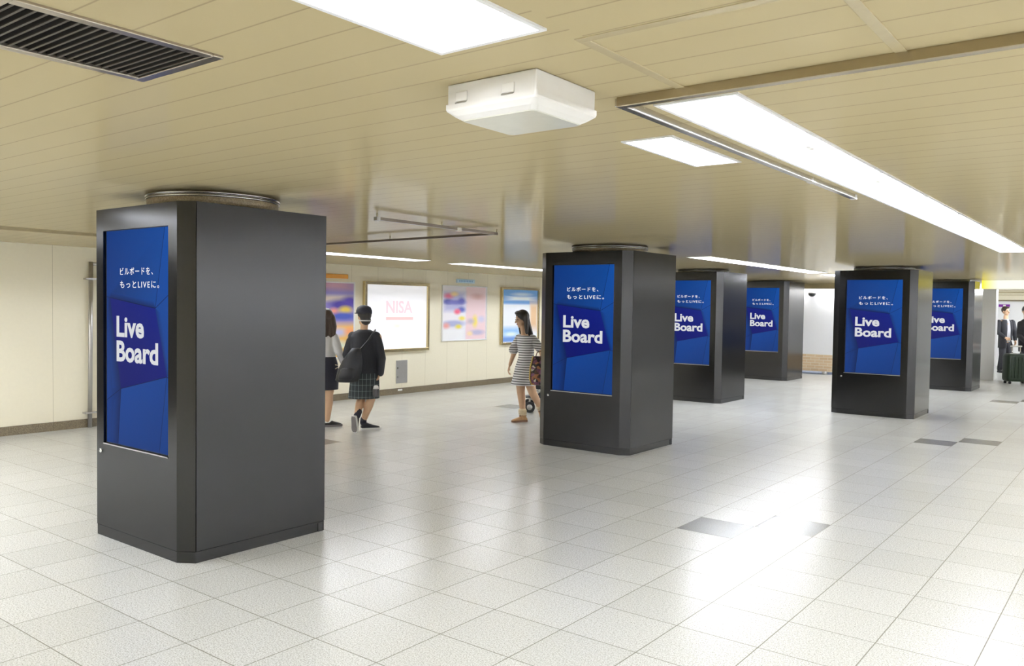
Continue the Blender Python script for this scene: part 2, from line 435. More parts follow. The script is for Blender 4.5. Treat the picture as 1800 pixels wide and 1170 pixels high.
def make_kiosk(label, loc):
    t = thing('advertising_pillar', label, 'advertising pillar', loc, group='dark advertising pillars with screens')
    a, c = KW / 2, KD / 2
    # inner cabinet, standing back behind the panels
    b = MB(); p = octo(KW - 0.02, KD - 0.02, CHX, CHY)
    b.prism([(x, max(y, -c + 0.06)) for x, y in p], 0.0, KH - 0.002); b.build('cabinet', 'kiosk_dark', t)
    # plinth
    b = MB(); b.prism(octo(KW - 0.004, KD - 0.004, CHX, CHY), 0.0, 0.070); b.build('plinth', 'kiosk', t)
    MB().box(a - 0.03, a + 0.0015, c - CHY - 0.055, c - CHY - 0.015, 0.0, 0.062).build('levelling_foot', 'black', t)
    zb = 0.0735
    # front panel with its screen opening
    xl, xr = -a + CHX, a - CHX
    ox1 = xr - 0.100; ox0 = ox1 - 0.825; oz0, oz1 = SZ0 - 0.006, SZ1 + 0.004
    b = MB()
    b.box(xl, xr, -c, -c + 0.05, zb, oz0); b.box(xl, xr, -c, -c + 0.05, oz1, KH)
    b.box(xl, ox0, -c, -c + 0.05, oz0, oz1); b.box(ox1, xr, -c, -c + 0.05, oz0, oz1)
    b.build('front_panel', 'kiosk', t)
    # lip below the screen
    MB().box(ox0, ox1, -c - 0.004, -c + 0.03, oz0 - 0.008, oz0).build('screen_ledge', 'steel_dull', t)
    # corner posts
    q = octo(KW, KD, CHX, CHY)
    for i, j in ((1, 2), (3, 4), (5, 6), (7, 0)):
        p0, p1 = Vector(q[i]), Vector(q[j]); n = -(p0 + p1).normalized() * 0.035
        g = (p1 - p0) * 0.0
        b = MB(); b.prism([tuple(p0), tuple(p1), tuple(p1 + n), tuple(p0 + n)], zb - 0.07 * 0, KH)
        b.build('corner_post', 'kiosk', t)
    # side and back panels
    MB().box(a - 0.02, a, -c + CHY + 0.005, c - CHY - 0.002, zb, KH).build('side_panel', 'kiosk', t)
    MB().box(-a, -a + 0.02, -c + CHY + 0.005, c - CHY - 0.002, zb, KH).build('side_panel', 'kiosk', t)
    MB().box(xl, xr, c - 0.02, c, zb, KH).build('back_panel', 'kiosk', t)
    # lock
    b = MB(); lx, lz = xl + 0.062, 0.592
    b.v = []; ring = lambda r, y: [(lx + r * math.cos(2 * PI * k / 16), y, lz + r * math.sin(2 * PI * k / 16)) for k in range(16)]
    b.loft([ring(0.0145, -c + 0.002), ring(0.0145, -c - 0.006), ring(0.011, -c - 0.010), ring(0.004, -c - 0.010)])
    b.build('lock', 'chrome', t)
    # screen
    ys = -c + 0.018
    X = lambda u: ox0 + 0.012 + u * 0.813
    Z = lambda v: SZ1 - v * (SZ1 - SZ0)
    b = MB(); cols = []
    b.box(ox0 - 0.01, ox1 + 0.01, ys, ys + 0.03, oz0 - 0.01, oz1 + 0.01, 1)
    cols += [(0, 0, 0, 1)] * 24
    def poly(pts, cc, lift):
        b.add([(X(u), ys - lift, Z(v)) for u, v in pts], [tuple(range(len(pts)))], 0); cols.extend(cc)
    for pts, cc in ART: poly(pts, [srgb(*k) for k in cc], 0.0005)
    for pts, cc in SHADE: poly(pts, [srgb(*k) for k in cc], 0.0008)
    for p, q2 in LINES:
        P, Q = Vector((X(p[0]), 0, Z(p[1]))), Vector((X(q2[0]), 0, Z(q2[1])))
        n = Vector((-(Q - P).z, 0, (Q - P).x)).normalized() * 0.0022
        b.add([(v.x, ys - 0.0011, v.z) for v in (P - n, Q - n, Q + n, P + n)], [(0, 1, 2, 3)], 0); cols.extend([srgb(4, 24, 66)] * 4)
    s = b.build('display_screen', ['picture', 'kiosk_dark'], t)
    me = s.data; ca = me.color_attributes.new('picture', 'FLOAT_COLOR', 'CORNER')
    for pl in me.polygons:
        for li in pl.loop_indices:
            vi = me.loops[li].vertex_index
            ca.data[li].color = colour_of(vi, cols)
    yt = ys - 0.002
    text_mesh('headline_lettering', 'ビルボードを、', 'letter_white', s, X(0.228), X(0.742), Z(0.205), 0.055, yt, 0.010, 1.25)
    text_mesh('headline_lettering', 'もっとLIVEに。', 'letter_white', s, X(0.228), X(0.835), Z(0.265), 0.055, yt, 0.010, 1.25)
    text_mesh('title_lettering', 'Live', 'letter_grey', s, X(0.168), X(0.606), Z(0.491), 0.190, yt, 0.031)
    text_mesh('title_lettering', 'Board', 'letter_grey', s, X(0.168), X(0.820), Z(0.606), 0.190, yt, 0.031)
    return t
def colour_of(vi, cols):
    # the first 8 vertices belong to the screen's casing
    return (0, 0, 0, 1) if vi < 8 else cols[24 + vi - 8]

KIOSKS = [
    ((-2.097, 0.775), 'nearest and largest dark advertising pillar at left, under a stone column'),
    ((-1.935, 5.900), 'dark advertising pillar in the middle, second nearest, beside the woman in a striped dress'),
    ((-3.225, 11.275), 'dark advertising pillar just behind the middle one, its screen half covered by it'),
    ((-3.950, 16.545), 'far dark advertising pillar left of the white wall with the dome camera'),
    ((-0.240, 11.495), 'dark advertising pillar at right with a bright gold reflection on its side'),
    ((-0.335, 17.045), 'far dark advertising pillar at right beside the white wall pillar'),
]
k0 = make_kiosk(KIOSKS[0][1], (KIOSKS[0][0][0], KIOSKS[0][0][1], 0))
for (p, lab) in KIOSKS[1:]: dup(k0, (p[0], p[1], 0), lab)

# stone columns inside the two nearest pillars, showing above them with a steel collar
COLUMNS = [((-2.06, 0.757), 'round beige stone column with steel collar rising above the nearest dark pillar'),
           ((-1.92, 5.875), 'round stone column with steel collar rising above the middle dark pillar'),
           ((-3.225, 11.275), 'stone column top over the dark pillar just behind the middle one'),
           ((-3.95, 16.545), 'stone column top over the far dark pillar beside the white wall with the dome camera'),
           ((-0.24, 11.495), 'stone column top over the dark pillar with the gold reflection'),
           ((-0.335, 17.045), 'stone column top over the far dark pillar at right')]
for (x, y), lab in COLUMNS:
    t = thing('stone_column', lab, 'column', (x, y, KH), group='stone columns')
    h = zc(x, y) - KH
    MB().lathe([(0.437, 0.0), (0.437, h - 0.006)], n=64).build('shaft', 'stone', t)
    MB().lathe([(0.439, h - 0.040), (0.445, h - 0.038), (0.445, h - 0.026), (0.441, h - 0.023), (0.441, h - 0.020), (0.447, h - 0.017), (0.447, h - 0.006), (0.442, h - 0.004)], n=96).build('collar', 'steel', t)

# ------------------------------------------------------------------ things on the ceiling
def on_ceiling(name, label, cat, x, y, group=None):
    return thing(name, label, cat, (x, y, zc(x, y)), (-math.atan(0.0045), -math.atan(0.0032 * max(0, -x - 1)), 0), group)

# exhaust grille
vx0, vx1, vy0, vy1 = VENT
t = on_ceiling('ventilation_grille', 'dark slatted ventilation grille with bronze frame in the ceiling at upper left', 'vent', (vx0 + vx1) / 2, (vy0 + vy1) / 2)
w, l = (vx1 - vx0) / 2, (vy1 - vy0) / 2
b = MB(); e = 0.014; q = 0.020
for (a0, a1, b0, b1) in ((-w - e, w + e, -l - e, -l + q), (-w - e, w + e, l - q, l + e), (-w - e, -w + q, -l + q, l - q), (w - q, w + e, -l + q, l - q)):
    b.box(a0, a1, b0, b1, -0.009, 0.004)
b.build('frame', 'vent_frame', t, bevel=0.0025)
b = MB(); n = 20
for i in range(n):
    y = -l + q + (2 * l - 2 * q) * (i + 0.5) / n
    b.add([(-w + q, y - 0.005, 0.030), (w - q, y - 0.005, 0.030), (w - q, y + 0.003, -0.002), (-w + q, y + 0.003, -0.002),
           (-w + q, y - 0.003, 0.031), (w - q, y - 0.003, 0.031), (w - q, y + 0.005, -0.001), (-w + q, y + 0.005, -0.001)],
          [(0, 1, 2, 3), (7, 6, 5, 4), (0, 4, 5, 1), (2, 6, 7, 3), (0, 3, 7, 4), (1, 5, 6, 2)])
for i in range(n):
    y = -l + q + (2 * l - 2 * q) * (i + 0.5) / n
    b.box(-w + q, w - q, y, y + 0.0075, -0.0045, -0.0015, 1)
b.build('slats', ['vent_dark', 'vent_slat'], t)
b = MB(); b.box(-w, w, -l, l, 0.10, 0.11)
for (a0, a1, b0, b1) in ((-w - 0.006, -w, -l, l), (w, w + 0.006, -l, l), (-w, w, -l - 0.006, -l), (-w, w, l, l + 0.006)): b.box(a0, a1, b0, b1, 0.004, 0.11)
b.build('duct_box', 'vent_dark', t)

# white box light
bx, by = 1.496, -0.366
t = on_ceiling('emergency_light', 'white box emergency light with two latches hanging from the ceiling', 'emergency light', bx, by)
w, l = 0.181, 0.168
MB().box(-w, w, -l, l, -0.070, -0.001).build('housing', 'white_plastic', t, bevel=0.004)
b = MB()
def rr(w, l, r, z, n=5):
    p = []
    for sx, sy, a0 in ((1, 1, 0), (-1, 1, PI / 2), (-1, -1, PI), (1, -1, 3 * PI / 2)):
        for k in range(n + 1):
            a = a0 + PI / 2 * k / n; p.append((sx * (w - r) + r * math.cos(a), sy * (l - r) + r * math.sin(a), z))
    return p
b.loft([rr(w + 0.006, l + 0.006, 0.008, -0.066), rr(w + 0.006, l + 0.006, 0.008, -0.082), rr(w + 0.004, l + 0.004, 0.01, -0.088), rr(w - 0.012, l - 0.012, 0.02, -0.103), rr(w - 0.030, l - 0.030, 0.02, -0.114)], smooth=False)
b.build('cover', 'white_plastic', t)
b = MB(); b.loft([rr(w - 0.031, l - 0.031, 0.018, -0.113), rr(w - 0.034, l - 0.034, 0.018, -0.117)], smooth=False); b.build('diffuser', 'diffuser', t)
for x in (-0.118, 0.075):
    b = MB(); b.box(x - 0.024, x + 0.024, -l - 0.006, -l + 0.001, -0.062, -0.030); L = b.build('latch', 'white_plastic', t, bevel=0.003)
    MB().box(x - 0.024, x + 0.022, -l - 0.008, -l, -0.068, -0.0635).build('latch_spring', 'steel_dull', L)

# metal ceiling rails
def rail(label, px, py, x_to, y_to, cross_w, bright, gap=0.0):
    t = on_ceiling('ceiling_rail', label, 'ceiling rail', px, py, 'metal smoke-barrier rails')
    t.rotation_euler = (0, 0, 0); z0 = zc(px, py)
    def strip(name, p, q, w, h, mat):
        d = Vector((q[0] - p[0], q[1] - p[1], 0)).normalized(); s = Vector((-d.y, d.x, 0)) * w
        za, zb = zc(*p) - z0, zc(*q) - z0
        P, Q = Vector((p[0] - px, p[1] - py, 0)), Vector((q[0] - px, q[1] - py, 0))
        v = []
        for B, z in ((P, za), (Q, zb)):
            for k, dz in ((-1, 0.001 - gap), (1, 0.001 - gap), (1, -h - gap), (-1, -h - gap)): v.append(B + s * k + Vector((0, 0, z + dz)))
        MB().add(v, [(0, 1, 2, 3), (7, 6, 5, 4), (0, 4, 5, 1), (1, 5, 6, 2), (2, 6, 7, 3), (3, 7, 4, 0)]).build(name, mat, t, bevel=0.003)
    strip('cross_rail', (px, py), (x_to, py), cross_w, 0.034 if bright else 0.022, 'bronze' if bright else 'dark_rail')
    ex = px
    strip('long_rail', (ex, py), (ex, y_to), 0.016, 0.028 if bright else 0.024, 'steel' if bright else 'dark_rail')
    yj = py + (y_to - py) * (0.72 if y_to > py else 0.36)
    strip('joint_sleeve', (ex, yj - 0.03), (ex, yj + 0.03), 0.019, 0.031, 'steel')
    strip('end_cap', (ex, y_to - 0.02), (ex, y_to + 0.02), 0.018, 0.030, 'steel_dull')
    if gap:
        for (hx_, hy_) in ((px, py), (px + (x_to - px) * 0.5, py), (x_to, py), (px, py + (y_to - py) * 0.5), (px, y_to)):
            MB().tube([(hx_ - px, hy_ - py, zc(hx_, hy_) - z0 + 0.001), (hx_ - px, hy_ - py, zc(hx_, hy_) - z0 - gap - 0.002)], 0.006, 8).build('hanger', 'ceil_trim', t)
    return t
rail('bronze ceiling rail at right, its long steel arm running beside the longest light', 1.695, -0.075, 4.2, 2.76, 0.016, True)
rail('L-shaped steel ceiling rail in the middle distance, between the nearest and the middle dark pillar', -1.735, 3.52, -4.6, 2.00, 0.012, False, 0.030)

# access hatch in the ceiling
hx, hy = 2.27, -0.375
t = on_ceiling('ceiling_access_panel', 'square cream access hatch in the ceiling at top right', 'access panel', hx, hy)
b = MB(); w, l, f_ = 0.32, 0.285, 0.032
for (a0, a1, b0, b1) in ((-w - f_, w + f_, -l - f_, -l), (-w - f_, w + f_, l, l + f_ * 0.5), (-w - f_, -w, -l, l), (w, w + f_, -l, l)): b.box(a0, a1, b0, b1, -0.003, 0.001)
b.build('hatch_frame', 'ceil_trim', t, bevel=0.001)

# hanging sign light and spot at the far right
t = thing('sign_light', 'lit yellow and white sign box under the ceiling at far right', 'lit sign', (1.90, 17.25, 2.196))
def sign_mat():
    m = Mat('lit_yellow_white_sign')
    x, y, z = m.sep(m.obj())
    k = m.ramp(m.math('ABSOLUTE', m.math('SUBTRACT', x, -1.06)), 0.24, 0.52)
    m.set(col=(0, 0, 0, 1)); m.l(m.mix(k, srgb(255, 254, 236), srgb(255, 238, 70)), m.b.inputs['Emission Color']); m.b.inputs['Emission Strength'].default_value = 1.1
    return m.m
MB().box(-1.60, 1.60, -0.05, 0.05, -0.088, 0.088).build('lit_panel', sign_mat(), t)
MB().box(-1.605, 1.605, -0.045, 0.055, -0.096, -0.0885).build('edge_trim', 'white_metal', t)
MB().box(-1.605, 1.605, -0.045, 0.055, 0.0885, 0.092).build('edge_trim', 'white_metal', t)

# unseen fill tube behind the beam, added to brighten the far white wall
t = thing('fill_light', 'added unseen fill light behind the beam above the far white wall', 'fill light', (-2.2, 18.50, 2.20))
MB().box(-1.9, 1.9, -0.03, 0.03, 0.03, 0.05).build('batten', 'white_metal', t)
MB().tube([(-1.85, 0, 0), (1.85, 0, 0)], 0.016, 10).build('fluorescent_tube', 'tube', t)

# ------------------------------------------------------------------ the cream wall: boards, signs, pipe, plate
def ellipse_mask(m, u, v, cu, cv, ru, rv, soft, box=False):
    a = m.math('DIVIDE', m.math('SUBTRACT', u, cu), ru); c = m.math('DIVIDE', m.math('SUBTRACT', v, cv), rv)
    if box: d = m.math('MAXIMUM', m.math('ABSOLUTE', a), m.math('ABSOLUTE', c))
    else: d = m.math('SQRT', m.math('ADD', m.math('MULTIPLY', a, a), m.math('MULTIPLY', c, c)))
    return m.ramp(d, 1 + soft, 1 - soft)
def poster_mat(name, w, h, base, blobs, glow=0.0):
    m = Mat(name)
    x, y, z = m.sep(m.obj())
    u = m.math('ADD', m.math('DIVIDE', y, w), 0.5); v = m.math('SUBTRACT', 0.5, m.math('DIVIDE', z, h))
    c = srgb(*base)
    for (cu, cv_, ru, rv, col, soft, bx) in blobs: c = m.mix(ellipse_mask(m, u, v, cu, cv_, ru, rv, soft, bx), c, srgb(*col))
    m.set(col=c, rough=0.35)
    if glow:
        m.l(c, m.b.inputs['Emission Color']); m.b.inputs['Emission Strength'].default_value = glow
    return m.m
def board(name, label, cat, y0, y1, z0, z1, fw, fd, fmat, pmat, group=None):
    t = thing(name, label, cat, (XL, (y0 + y1) / 2, (z0 + z1) / 2), group=group)
    w, h = (y1 - y0) / 2, (z1 - z0) / 2
    b = MB()
    for (a0, a1, b0, b1) in ((-w, w, -h, -h + fw), (-w, w, h - fw, h), (-w, -w + fw, -h + fw, h - fw), (w - fw, w, -h + fw, h - fw)): b.box(0.0, fd, a0, a1, b0, b1)
    b.build('frame', fmat, t, bevel=0.004)
    MB().box(0.002, fd * 0.5, -w + fw * 0.9, w - fw * 0.9, -h + fw * 0.9, h - fw * 0.9).build('poster', pmat, t)
    return t
M['gilt'] = plain('gilt_metal_frame', (0.55, 0.45, 0.25, 1), 0.25, 0.9)
G = 'advertising boards on the cream wall'
pm = poster_mat('orange_violet_poster', 1.0, 1.27, (244, 196, 110), [
    (0.5, 0.25, 0.6, 0.30, (150, 140, 200), 0.15, True), (0.5, 0.04, 0.5, 0.06, (205, 160, 180), 0.6, True), (0.45, 0.22, 0.5, 0.04, (220, 205, 190), 0.6, True),
    (0.72, 0.30, 0.26, 0.07, (70, 55, 150), 0.5, False), (0.90, 0.25, 0.16, 0.06, (80, 60, 160), 0.5, False), (0.55, 0.40, 0.10, 0.05, (235, 150, 120), 0.6, False),
    (0.80, 0.37, 0.13, 0.05, (225, 195, 80), 0.5, False), (0.75, 0.45, 0.30, 0.05, (70, 90, 180), 0.5, False), (0.66, 0.66, 0.16, 0.05, (205, 200, 230), 0.6, False),
    (0.90, 0.65, 0.10, 0.05, (250, 170, 120), 0.6, False), (0.68, 0.84, 0.18, 0.06, (235, 240, 215), 0.6, False), (0.80, 0.92, 0.12, 0.05, (250, 205, 90), 0.6, False)])
board('poster_board', 'orange and violet poster in a white frame, half hidden behind the nearest dark pillar', 'poster', 5.88, 6.885, 0.70, 1.975, 0.025, 0.03, 'white_metal', pm, G)
pm = poster_mat('white_lit_panel', 1.5, 1.13, (228, 228, 232), [
    (0.5, 0.64, 0.10, 0.05, (252, 240, 200), 0.8, False), (0.80, 0.76, 0.10, 0.05, (250, 246, 210), 0.8, False), (0.46, 0.80, 0.10, 0.05, (252, 250, 215), 0.8, False)], 0.60)
lb = board('lightbox', 'large white lightbox in a gilt metal frame on the cream wall', 'lightbox', 7.073, 8.667, 0.768, 2.0, 0.052, 0.07, 'gilt', pm, G)
M['pink_ink'] = emit('pale_pink_print', srgb(252, 226, 232), 1.0)
M['red_ink'] = emit('pale_red_print', srgb(253, 218, 216), 1.0)
ps = [c for c in lb.children if c.name.startswith('poster')][0]
o = text_mesh('pale_lettering', 'NISA', 'pink_ink', ps, -0.28, 0.38, 0.075, 0.30, 0.0, 0.03)
o.matrix_parent_inverse.identity()
for v in o.data.vertices: v.co = (0.038, v.co.x, v.co.z)
MB().box(0.034, 0.038, -0.28, 0.40, -0.055, 0.005).build('underline_print', 'red_ink', ps)
pm = poster_mat('twin_posters', 1.26, 1.0, (244, 240, 246), [
    (0.76, 0.5, 0.24, 0.6, (246, 218, 222), 0.08, True), (0.25, 0.28, 0.24, 0.18, (190, 190, 225), 0.3, True), (0.12, 0.17, 0.10, 0.05, (225, 120, 150), 0.6, False), (0.25, 0.13, 0.08, 0.04, (240, 215, 160), 0.6, False),
    (0.10, 0.28, 0.10, 0.05, (70, 75, 160), 0.5, False), (0.28, 0.29, 0.20, 0.045, (120, 120, 195), 0.5, False), (0.42, 0.26, 0.08, 0.06, (95, 95, 180), 0.5, False), (0.42, 0.43, 0.08, 0.05, (100, 110, 190), 0.5, False),
    (0.32, 0.47, 0.07, 0.05, (240, 110, 140), 0.5, False), (0.43, 0.60, 0.07, 0.04, (245, 230, 110), 0.5, False), (0.24, 0.70, 0.25, 0.06, (175, 180, 215), 0.4, False), (0.07, 0.74, 0.07, 0.05, (235, 165, 160), 0.6, False), (0.35, 0.76, 0.07, 0.04, (235, 220, 90), 0.5, False), (0.22, 0.92, 0.25, 0.10, (250, 250, 252), 0.2, True),
    (0.80, 0.17, 0.14, 0.05, (222, 180, 178), 0.6, False), (0.74, 0.66, 0.06, 0.11, (242, 222, 110), 0.5, False), (0.64, 0.66, 0.08, 0.05, (205, 190, 200), 0.6, False), (0.90, 0.62, 0.08, 0.06, (215, 210, 232), 0.6, False), (0.80, 0.88, 0.16, 0.05, (195, 188, 215), 0.5, False), (0.62, 0.90, 0.06, 0.04, (250, 225, 180), 0.6, False)])
board('poster_board', 'twin pale posters in one white frame, lilac at left and pink at right', 'poster', 9.06, 10.39, 0.918, 1.988, 0.022, 0.03, 'white_metal', pm, G)
pm = poster_mat('blue_white_poster', 1.26, 1.09, (238, 242, 250), [
    (0.5, 0.10, 0.6, 0.17, (110, 160, 215), 0.12, True), (0.55, 0.08, 0.24, 0.03, (205, 222, 242), 0.6, False), (0.52, 0.16, 0.34, 0.035, (235, 242, 250), 0.5, True),
    (0.88, 0.50, 0.10, 0.26, (225, 190, 150), 0.4, True), (0.25, 0.82, 0.32, 0.10, (150, 195, 235), 0.5, True), (0.25, 0.85, 0.16, 0.04, (230, 245, 250), 0.6, False), (0.2, 0.95, 0.3, 0.05, (110, 150, 215), 0.5, True)], 0.12)
board('poster_board', 'blue and white poster in a gilt frame behind the woman in a striped dress', 'poster', 10.84, 12.16, 0.798, 1.99, 0.045, 0.06, 'gilt', pm, G)
M['orange_sign'] = plain('orange_sign_paint', srgb(226, 160, 70), 0.4)
t = tag(MB().box(0, 0.035, -0.42, 0.42, -0.036, 0.036).build('wall_sign', 'orange_sign', None, (XL, 6.305, 2.062), bevel=0.006), 'thin orange sign above the orange and violet poster', 'sign')
M['blue_sign'] = plain('pale_blue_sign_paint', srgb(196, 222, 240), 0.4)
M['blue_print'] = plain('blue_sign_print', srgb(130, 175, 215), 0.4)
t = thing('wall_sign', 'small pale blue sign above the twin posters', 'sign', (XL, 9.73, 2.079))
MB().box(0, 0.03, -0.265, 0.265, -0.037, 0.037).build('sign_plate', 'blue_sign', t, bevel=0.004)
b = MB()
for k in range(9): b.box(0.03, 0.031, -0.20 + k * 0.046, -0.172 + k * 0.046, -0.016, 0.016)
b.build('printed_line', 'blue_print', t)
t = thing('meter_cover', 'small grey metal cover plate low on the cream wall under the lightbox', 'cover plate', (XL, 8.019, 0.40))
MB().box(0, 0.012, -0.14, 0.14, -0.205, 0.205).build('plate', 'steel_dull', t, bevel=0.003)
MB().box(0.012, 0.017, -0.125, -0.095, 0.055, 0.085).build('latch', 'steel', t)
MB().box(0.012, 0.017, -0.125, -0.095, -0.105, -0.075).build('latch', 'steel', t)
tag(MB().box(0, 0.003, -0.055, 0.055, -0.016, 0.016).build('label_plate', 'white_plastic', None, (XL + 0.018, 7.97, 0.075)), 'small white label on the granite skirting under the grey cover plate', 'label')
t = thing('wall_pipe', 'grey metal pipe running up the cream wall beside the nearest dark pillar', 'pipe', (XL, 2.455, 0))
MB().tube([(0.045, 0, 0.0), (0.045, 0.02, 2.10)], 0.026, 14).build('pipe', 'steel_dull', t)
MB().tube([(0.045, 0.02, 2.075), (0.045, 0.6, 2.075)], 0.020, 12).build('branch_pipe', 'steel_dull', t)
for z, dy in ((1.885, 0.018), (0.19, 0.002)):
    b = MB(); b.box(0, 0.076, -0.075 + dy, 0.075 + dy, z - 0.012, z + 0.012); b.build('pipe_clamp', 'steel', t, bevel=0.002)
t = thing('dome_camera', 'black and white dome camera on the far white wall', 'security camera', (-3.66, YF, 2.03))
b = MB(); b.lathe([(0.02, 0.085), (0.075, 0.070), (0.098, 0.035), (0.100, 0.0)], 0, -0.10, 24); b.build('housing', 'white_plastic', t)
b = MB(); b.lathe([(0.098, 0.0), (0.095, -0.025), (0.075, -0.06), (0.04, -0.083), (0.005, -0.09)], 0, -0.10, 24); b.build('dome', plain('smoked_dome', (0.02, 0.02, 0.022, 1), 0.08), t)
MB().box(-0.03, 0.03, -0.05, 0.0, 0.0, 0.06).build('wall_bracket', 'white_plastic', t)
t = thing('floor_pipe', 'blue-grey pipe lying along the foot of the far brick wall', 'pipe', (-3.9, YF - 0.10, 0.035))
MB().tube([(-1.0, 0, 0), (0.62, 0, 0)], 0.035, 12).build('pipe', plain('blue_grey_pipe', (0.25, 0.28, 0.36, 1), 0.4), t)
MB().tube([(0.55, 0, 0), (0.66, 0, 0)], 0.042, 12).build('end_collar', 'steel_dull', t)

# ------------------------------------------------------------------ the passage beyond the right opening
struct(MB().box(-1.2, XR, YE - 0.06, YE - 0.001, 1.99, 2.27).build('trim_2', 'wall_plain'))
struct(MB().box(-1.2, XR, YE - 0.09, YE - 0.0605, 2.20, 2.215).build('trim_3', 'gilt'))
struct(MB().box(-1.2, XR, YE - 0.09, YE - 0.0605, 2.12, 2.13).build('trim_4', 'gilt'))
struct(MB().box(-1.2, XR, YE - 0.09, YE - 0.001, 1.945, 1.988).build('trim_5', 'bronze'))
t = thing('wall_sign', 'purple sign on the white wall behind the man in a dark suit', 'sign', (-0.37, YE, 1.815))
MB().box(-0.145, 0.145, -0.03, 0, -0.04, 0.04).build('sign_plate', plain('purple_sign', srgb(120, 30, 150), 0.4), t)
MB().box(-0.03, 0.04, -0.033, -0.03, -0.025, 0.022).build('white_mark', 'white_plastic', t)
t = thing('ceiling_light', 'lit ceiling light in the passage beyond the white wall pillar', 'ceiling light', (1.2, 22.8, 2.268), group='fluorescent ceiling lights')
MB().box(-0.16, 0.16, -2.2, 2.2, -0.03, 0.0).build('frame', 'white_metal', t)
MB().tube([(-0.08, -2.15, -0.048), (-0.08, 2.15, -0.048)], 0.016, 10).build('fluorescent_tube', 'tube', t)
MB().tube([(0.08, -2.15, -0.048), (0.08, 2.15, -0.048)], 0.016, 10).build('fluorescent_tube', 'tube', t)

# ------------------------------------------------------------------ people
FPX = 1460.31
def W(x, y, d):               # a point in the hall at depth d, used to read poses off the photograph
    return CAM + (FW + RT * ((x - 900) / FPX) - UP * ((y - 585) / FPX)) * d
HR = Vector((RT.x, RT.y, 0)).normalized(); HA = Vector((FW.x, FW.y, 0)).normalized(); VZ = Vector((0, 0, 1))

def ellipsoid(b, c, ax, rad, n=14, m=9, mi=0):
    c = Vector(c); X, Y, Z = [Vector(a).normalized() for a in ax]
    rings = []
    for i in range(m + 1):
        t = PI * (0.02 + 0.96 * i / m)
        rings.append([c + X * (rad[0] * math.sin(t) * math.cos(2 * PI * k / n)) + Y * (rad[1] * math.sin(t) * math.sin(2 * PI * k / n)) + Z * (-rad[2] * math.cos(t)) for k in range(n)])
    b.loft(rings, mi)
def limb(b, pts, rad, n=12):
    pts = [Vector(p) for p in pts]
    for i, p in enumerate(pts):
        ellipsoid(b, p, ((1, 0, 0), (0, 1, 0), (0, 0, 1)), (rad[i],) * 3, 10, 7)
    b.tube(pts, rad, n)
def ringed(c, fwd, right, rf, rr_, n=24):
    c = Vector(c); return [c + Vector(right) * (rr_ * math.cos(2 * PI * k / n)) + Vector(fwd) * (rf * math.sin(2 * PI * k / n)) for k in range(n)]
def remesh_build(b, name, mat, parent, origin, voxel=0.009, smooth=4):
    me = bpy.data.meshes.new(name); me.from_pydata([tuple(Vector(v) - origin) for v in b.v], [], b.f)
    bm = bmesh.new(); bm.from_mesh(me); bmesh.ops.recalc_face_normals(bm, faces=bm.faces); bm.to_mesh(me); bm.free()
    o = bpy.data.objects.new('tmp', me); COL.objects.link(o)
    r = o.modifiers.new('r', 'REMESH'); r.mode = 'VOXEL'; r.voxel_size = voxel; r.use_smooth_shade = True
    s = o.modifiers.new('s', 'SMOOTH'); s.iterations = smooth; s.factor = 0.5
    out = bpy.data.meshes.new_from_object(o.evaluated_get(bpy.context.evaluated_depsgraph_get()))
    bpy.data.objects.remove(o)
    out.name = name; out.materials.clear(); out.materials.append(M[mat] if isinstance(mat, str) else mat)
    out.polygons.foreach_set('use_smooth', [True] * len(out.polygons))
    ob = bpy.data.objects.new(name, out); COL.objects.link(ob); ob.parent = parent
    return ob
def local_build(b, name, mat, parent, origin):
    b.v = [tuple(Vector(v) - origin) for v in b.v]
    return b.build(name, mat, parent)
def hand(b, wrist, d, palm_n, s=1.0, curl=0.5, thumb_side=1):
    d = Vector(d).normalized(); nrm = Vector(palm_n); nrm = (nrm - d * nrm.dot(d)).normalized(); side = d.cross(nrm) * thumb_side
    wrist = Vector(wrist)
    for k in (-1, -0.33, 0.33, 1): limb(b, [wrist + side * 0.012 * k, wrist + d * 0.085 * s + side * 0.029 * k * s], [0.015 * s, 0.012 * s], 8)
    for i, (off, L) in enumerate(((1.0, 0.070), (0.35, 0.080), (-0.33, 0.074), (-1.0, 0.058))):
        p = wrist + d * 0.088 * s + side * 0.031 * off * s; pts = [p]; ang = 0.25 * curl
        for j in range(3):
            ang += curl * (0.55 + 0.12 * i); dd = d * math.cos(ang) + nrm * math.sin(ang)
            p = p + dd * (L * s * (0.42, 0.33, 0.25)[j]); pts.append(p)
        limb(b, pts, [0.0092 * s, 0.0088 * s, 0.0082 * s, 0.007 * s], 8)
    p = wrist + d * 0.03 * s + side * 0.030 * s
    limb(b, [p, p + (d * 0.6 + side * 0.7 + nrm * 0.3).normalized() * 0.04 * s, p + (d * 0.6 + side * 0.7 + nrm * 0.3).normalized() * 0.04 * s + (d * 0.9 + side * 0.1 + nrm * 0.4).normalized() * 0.032 * s], [0.0115 * s, 0.0105 * s, 0.008 * s], 8)
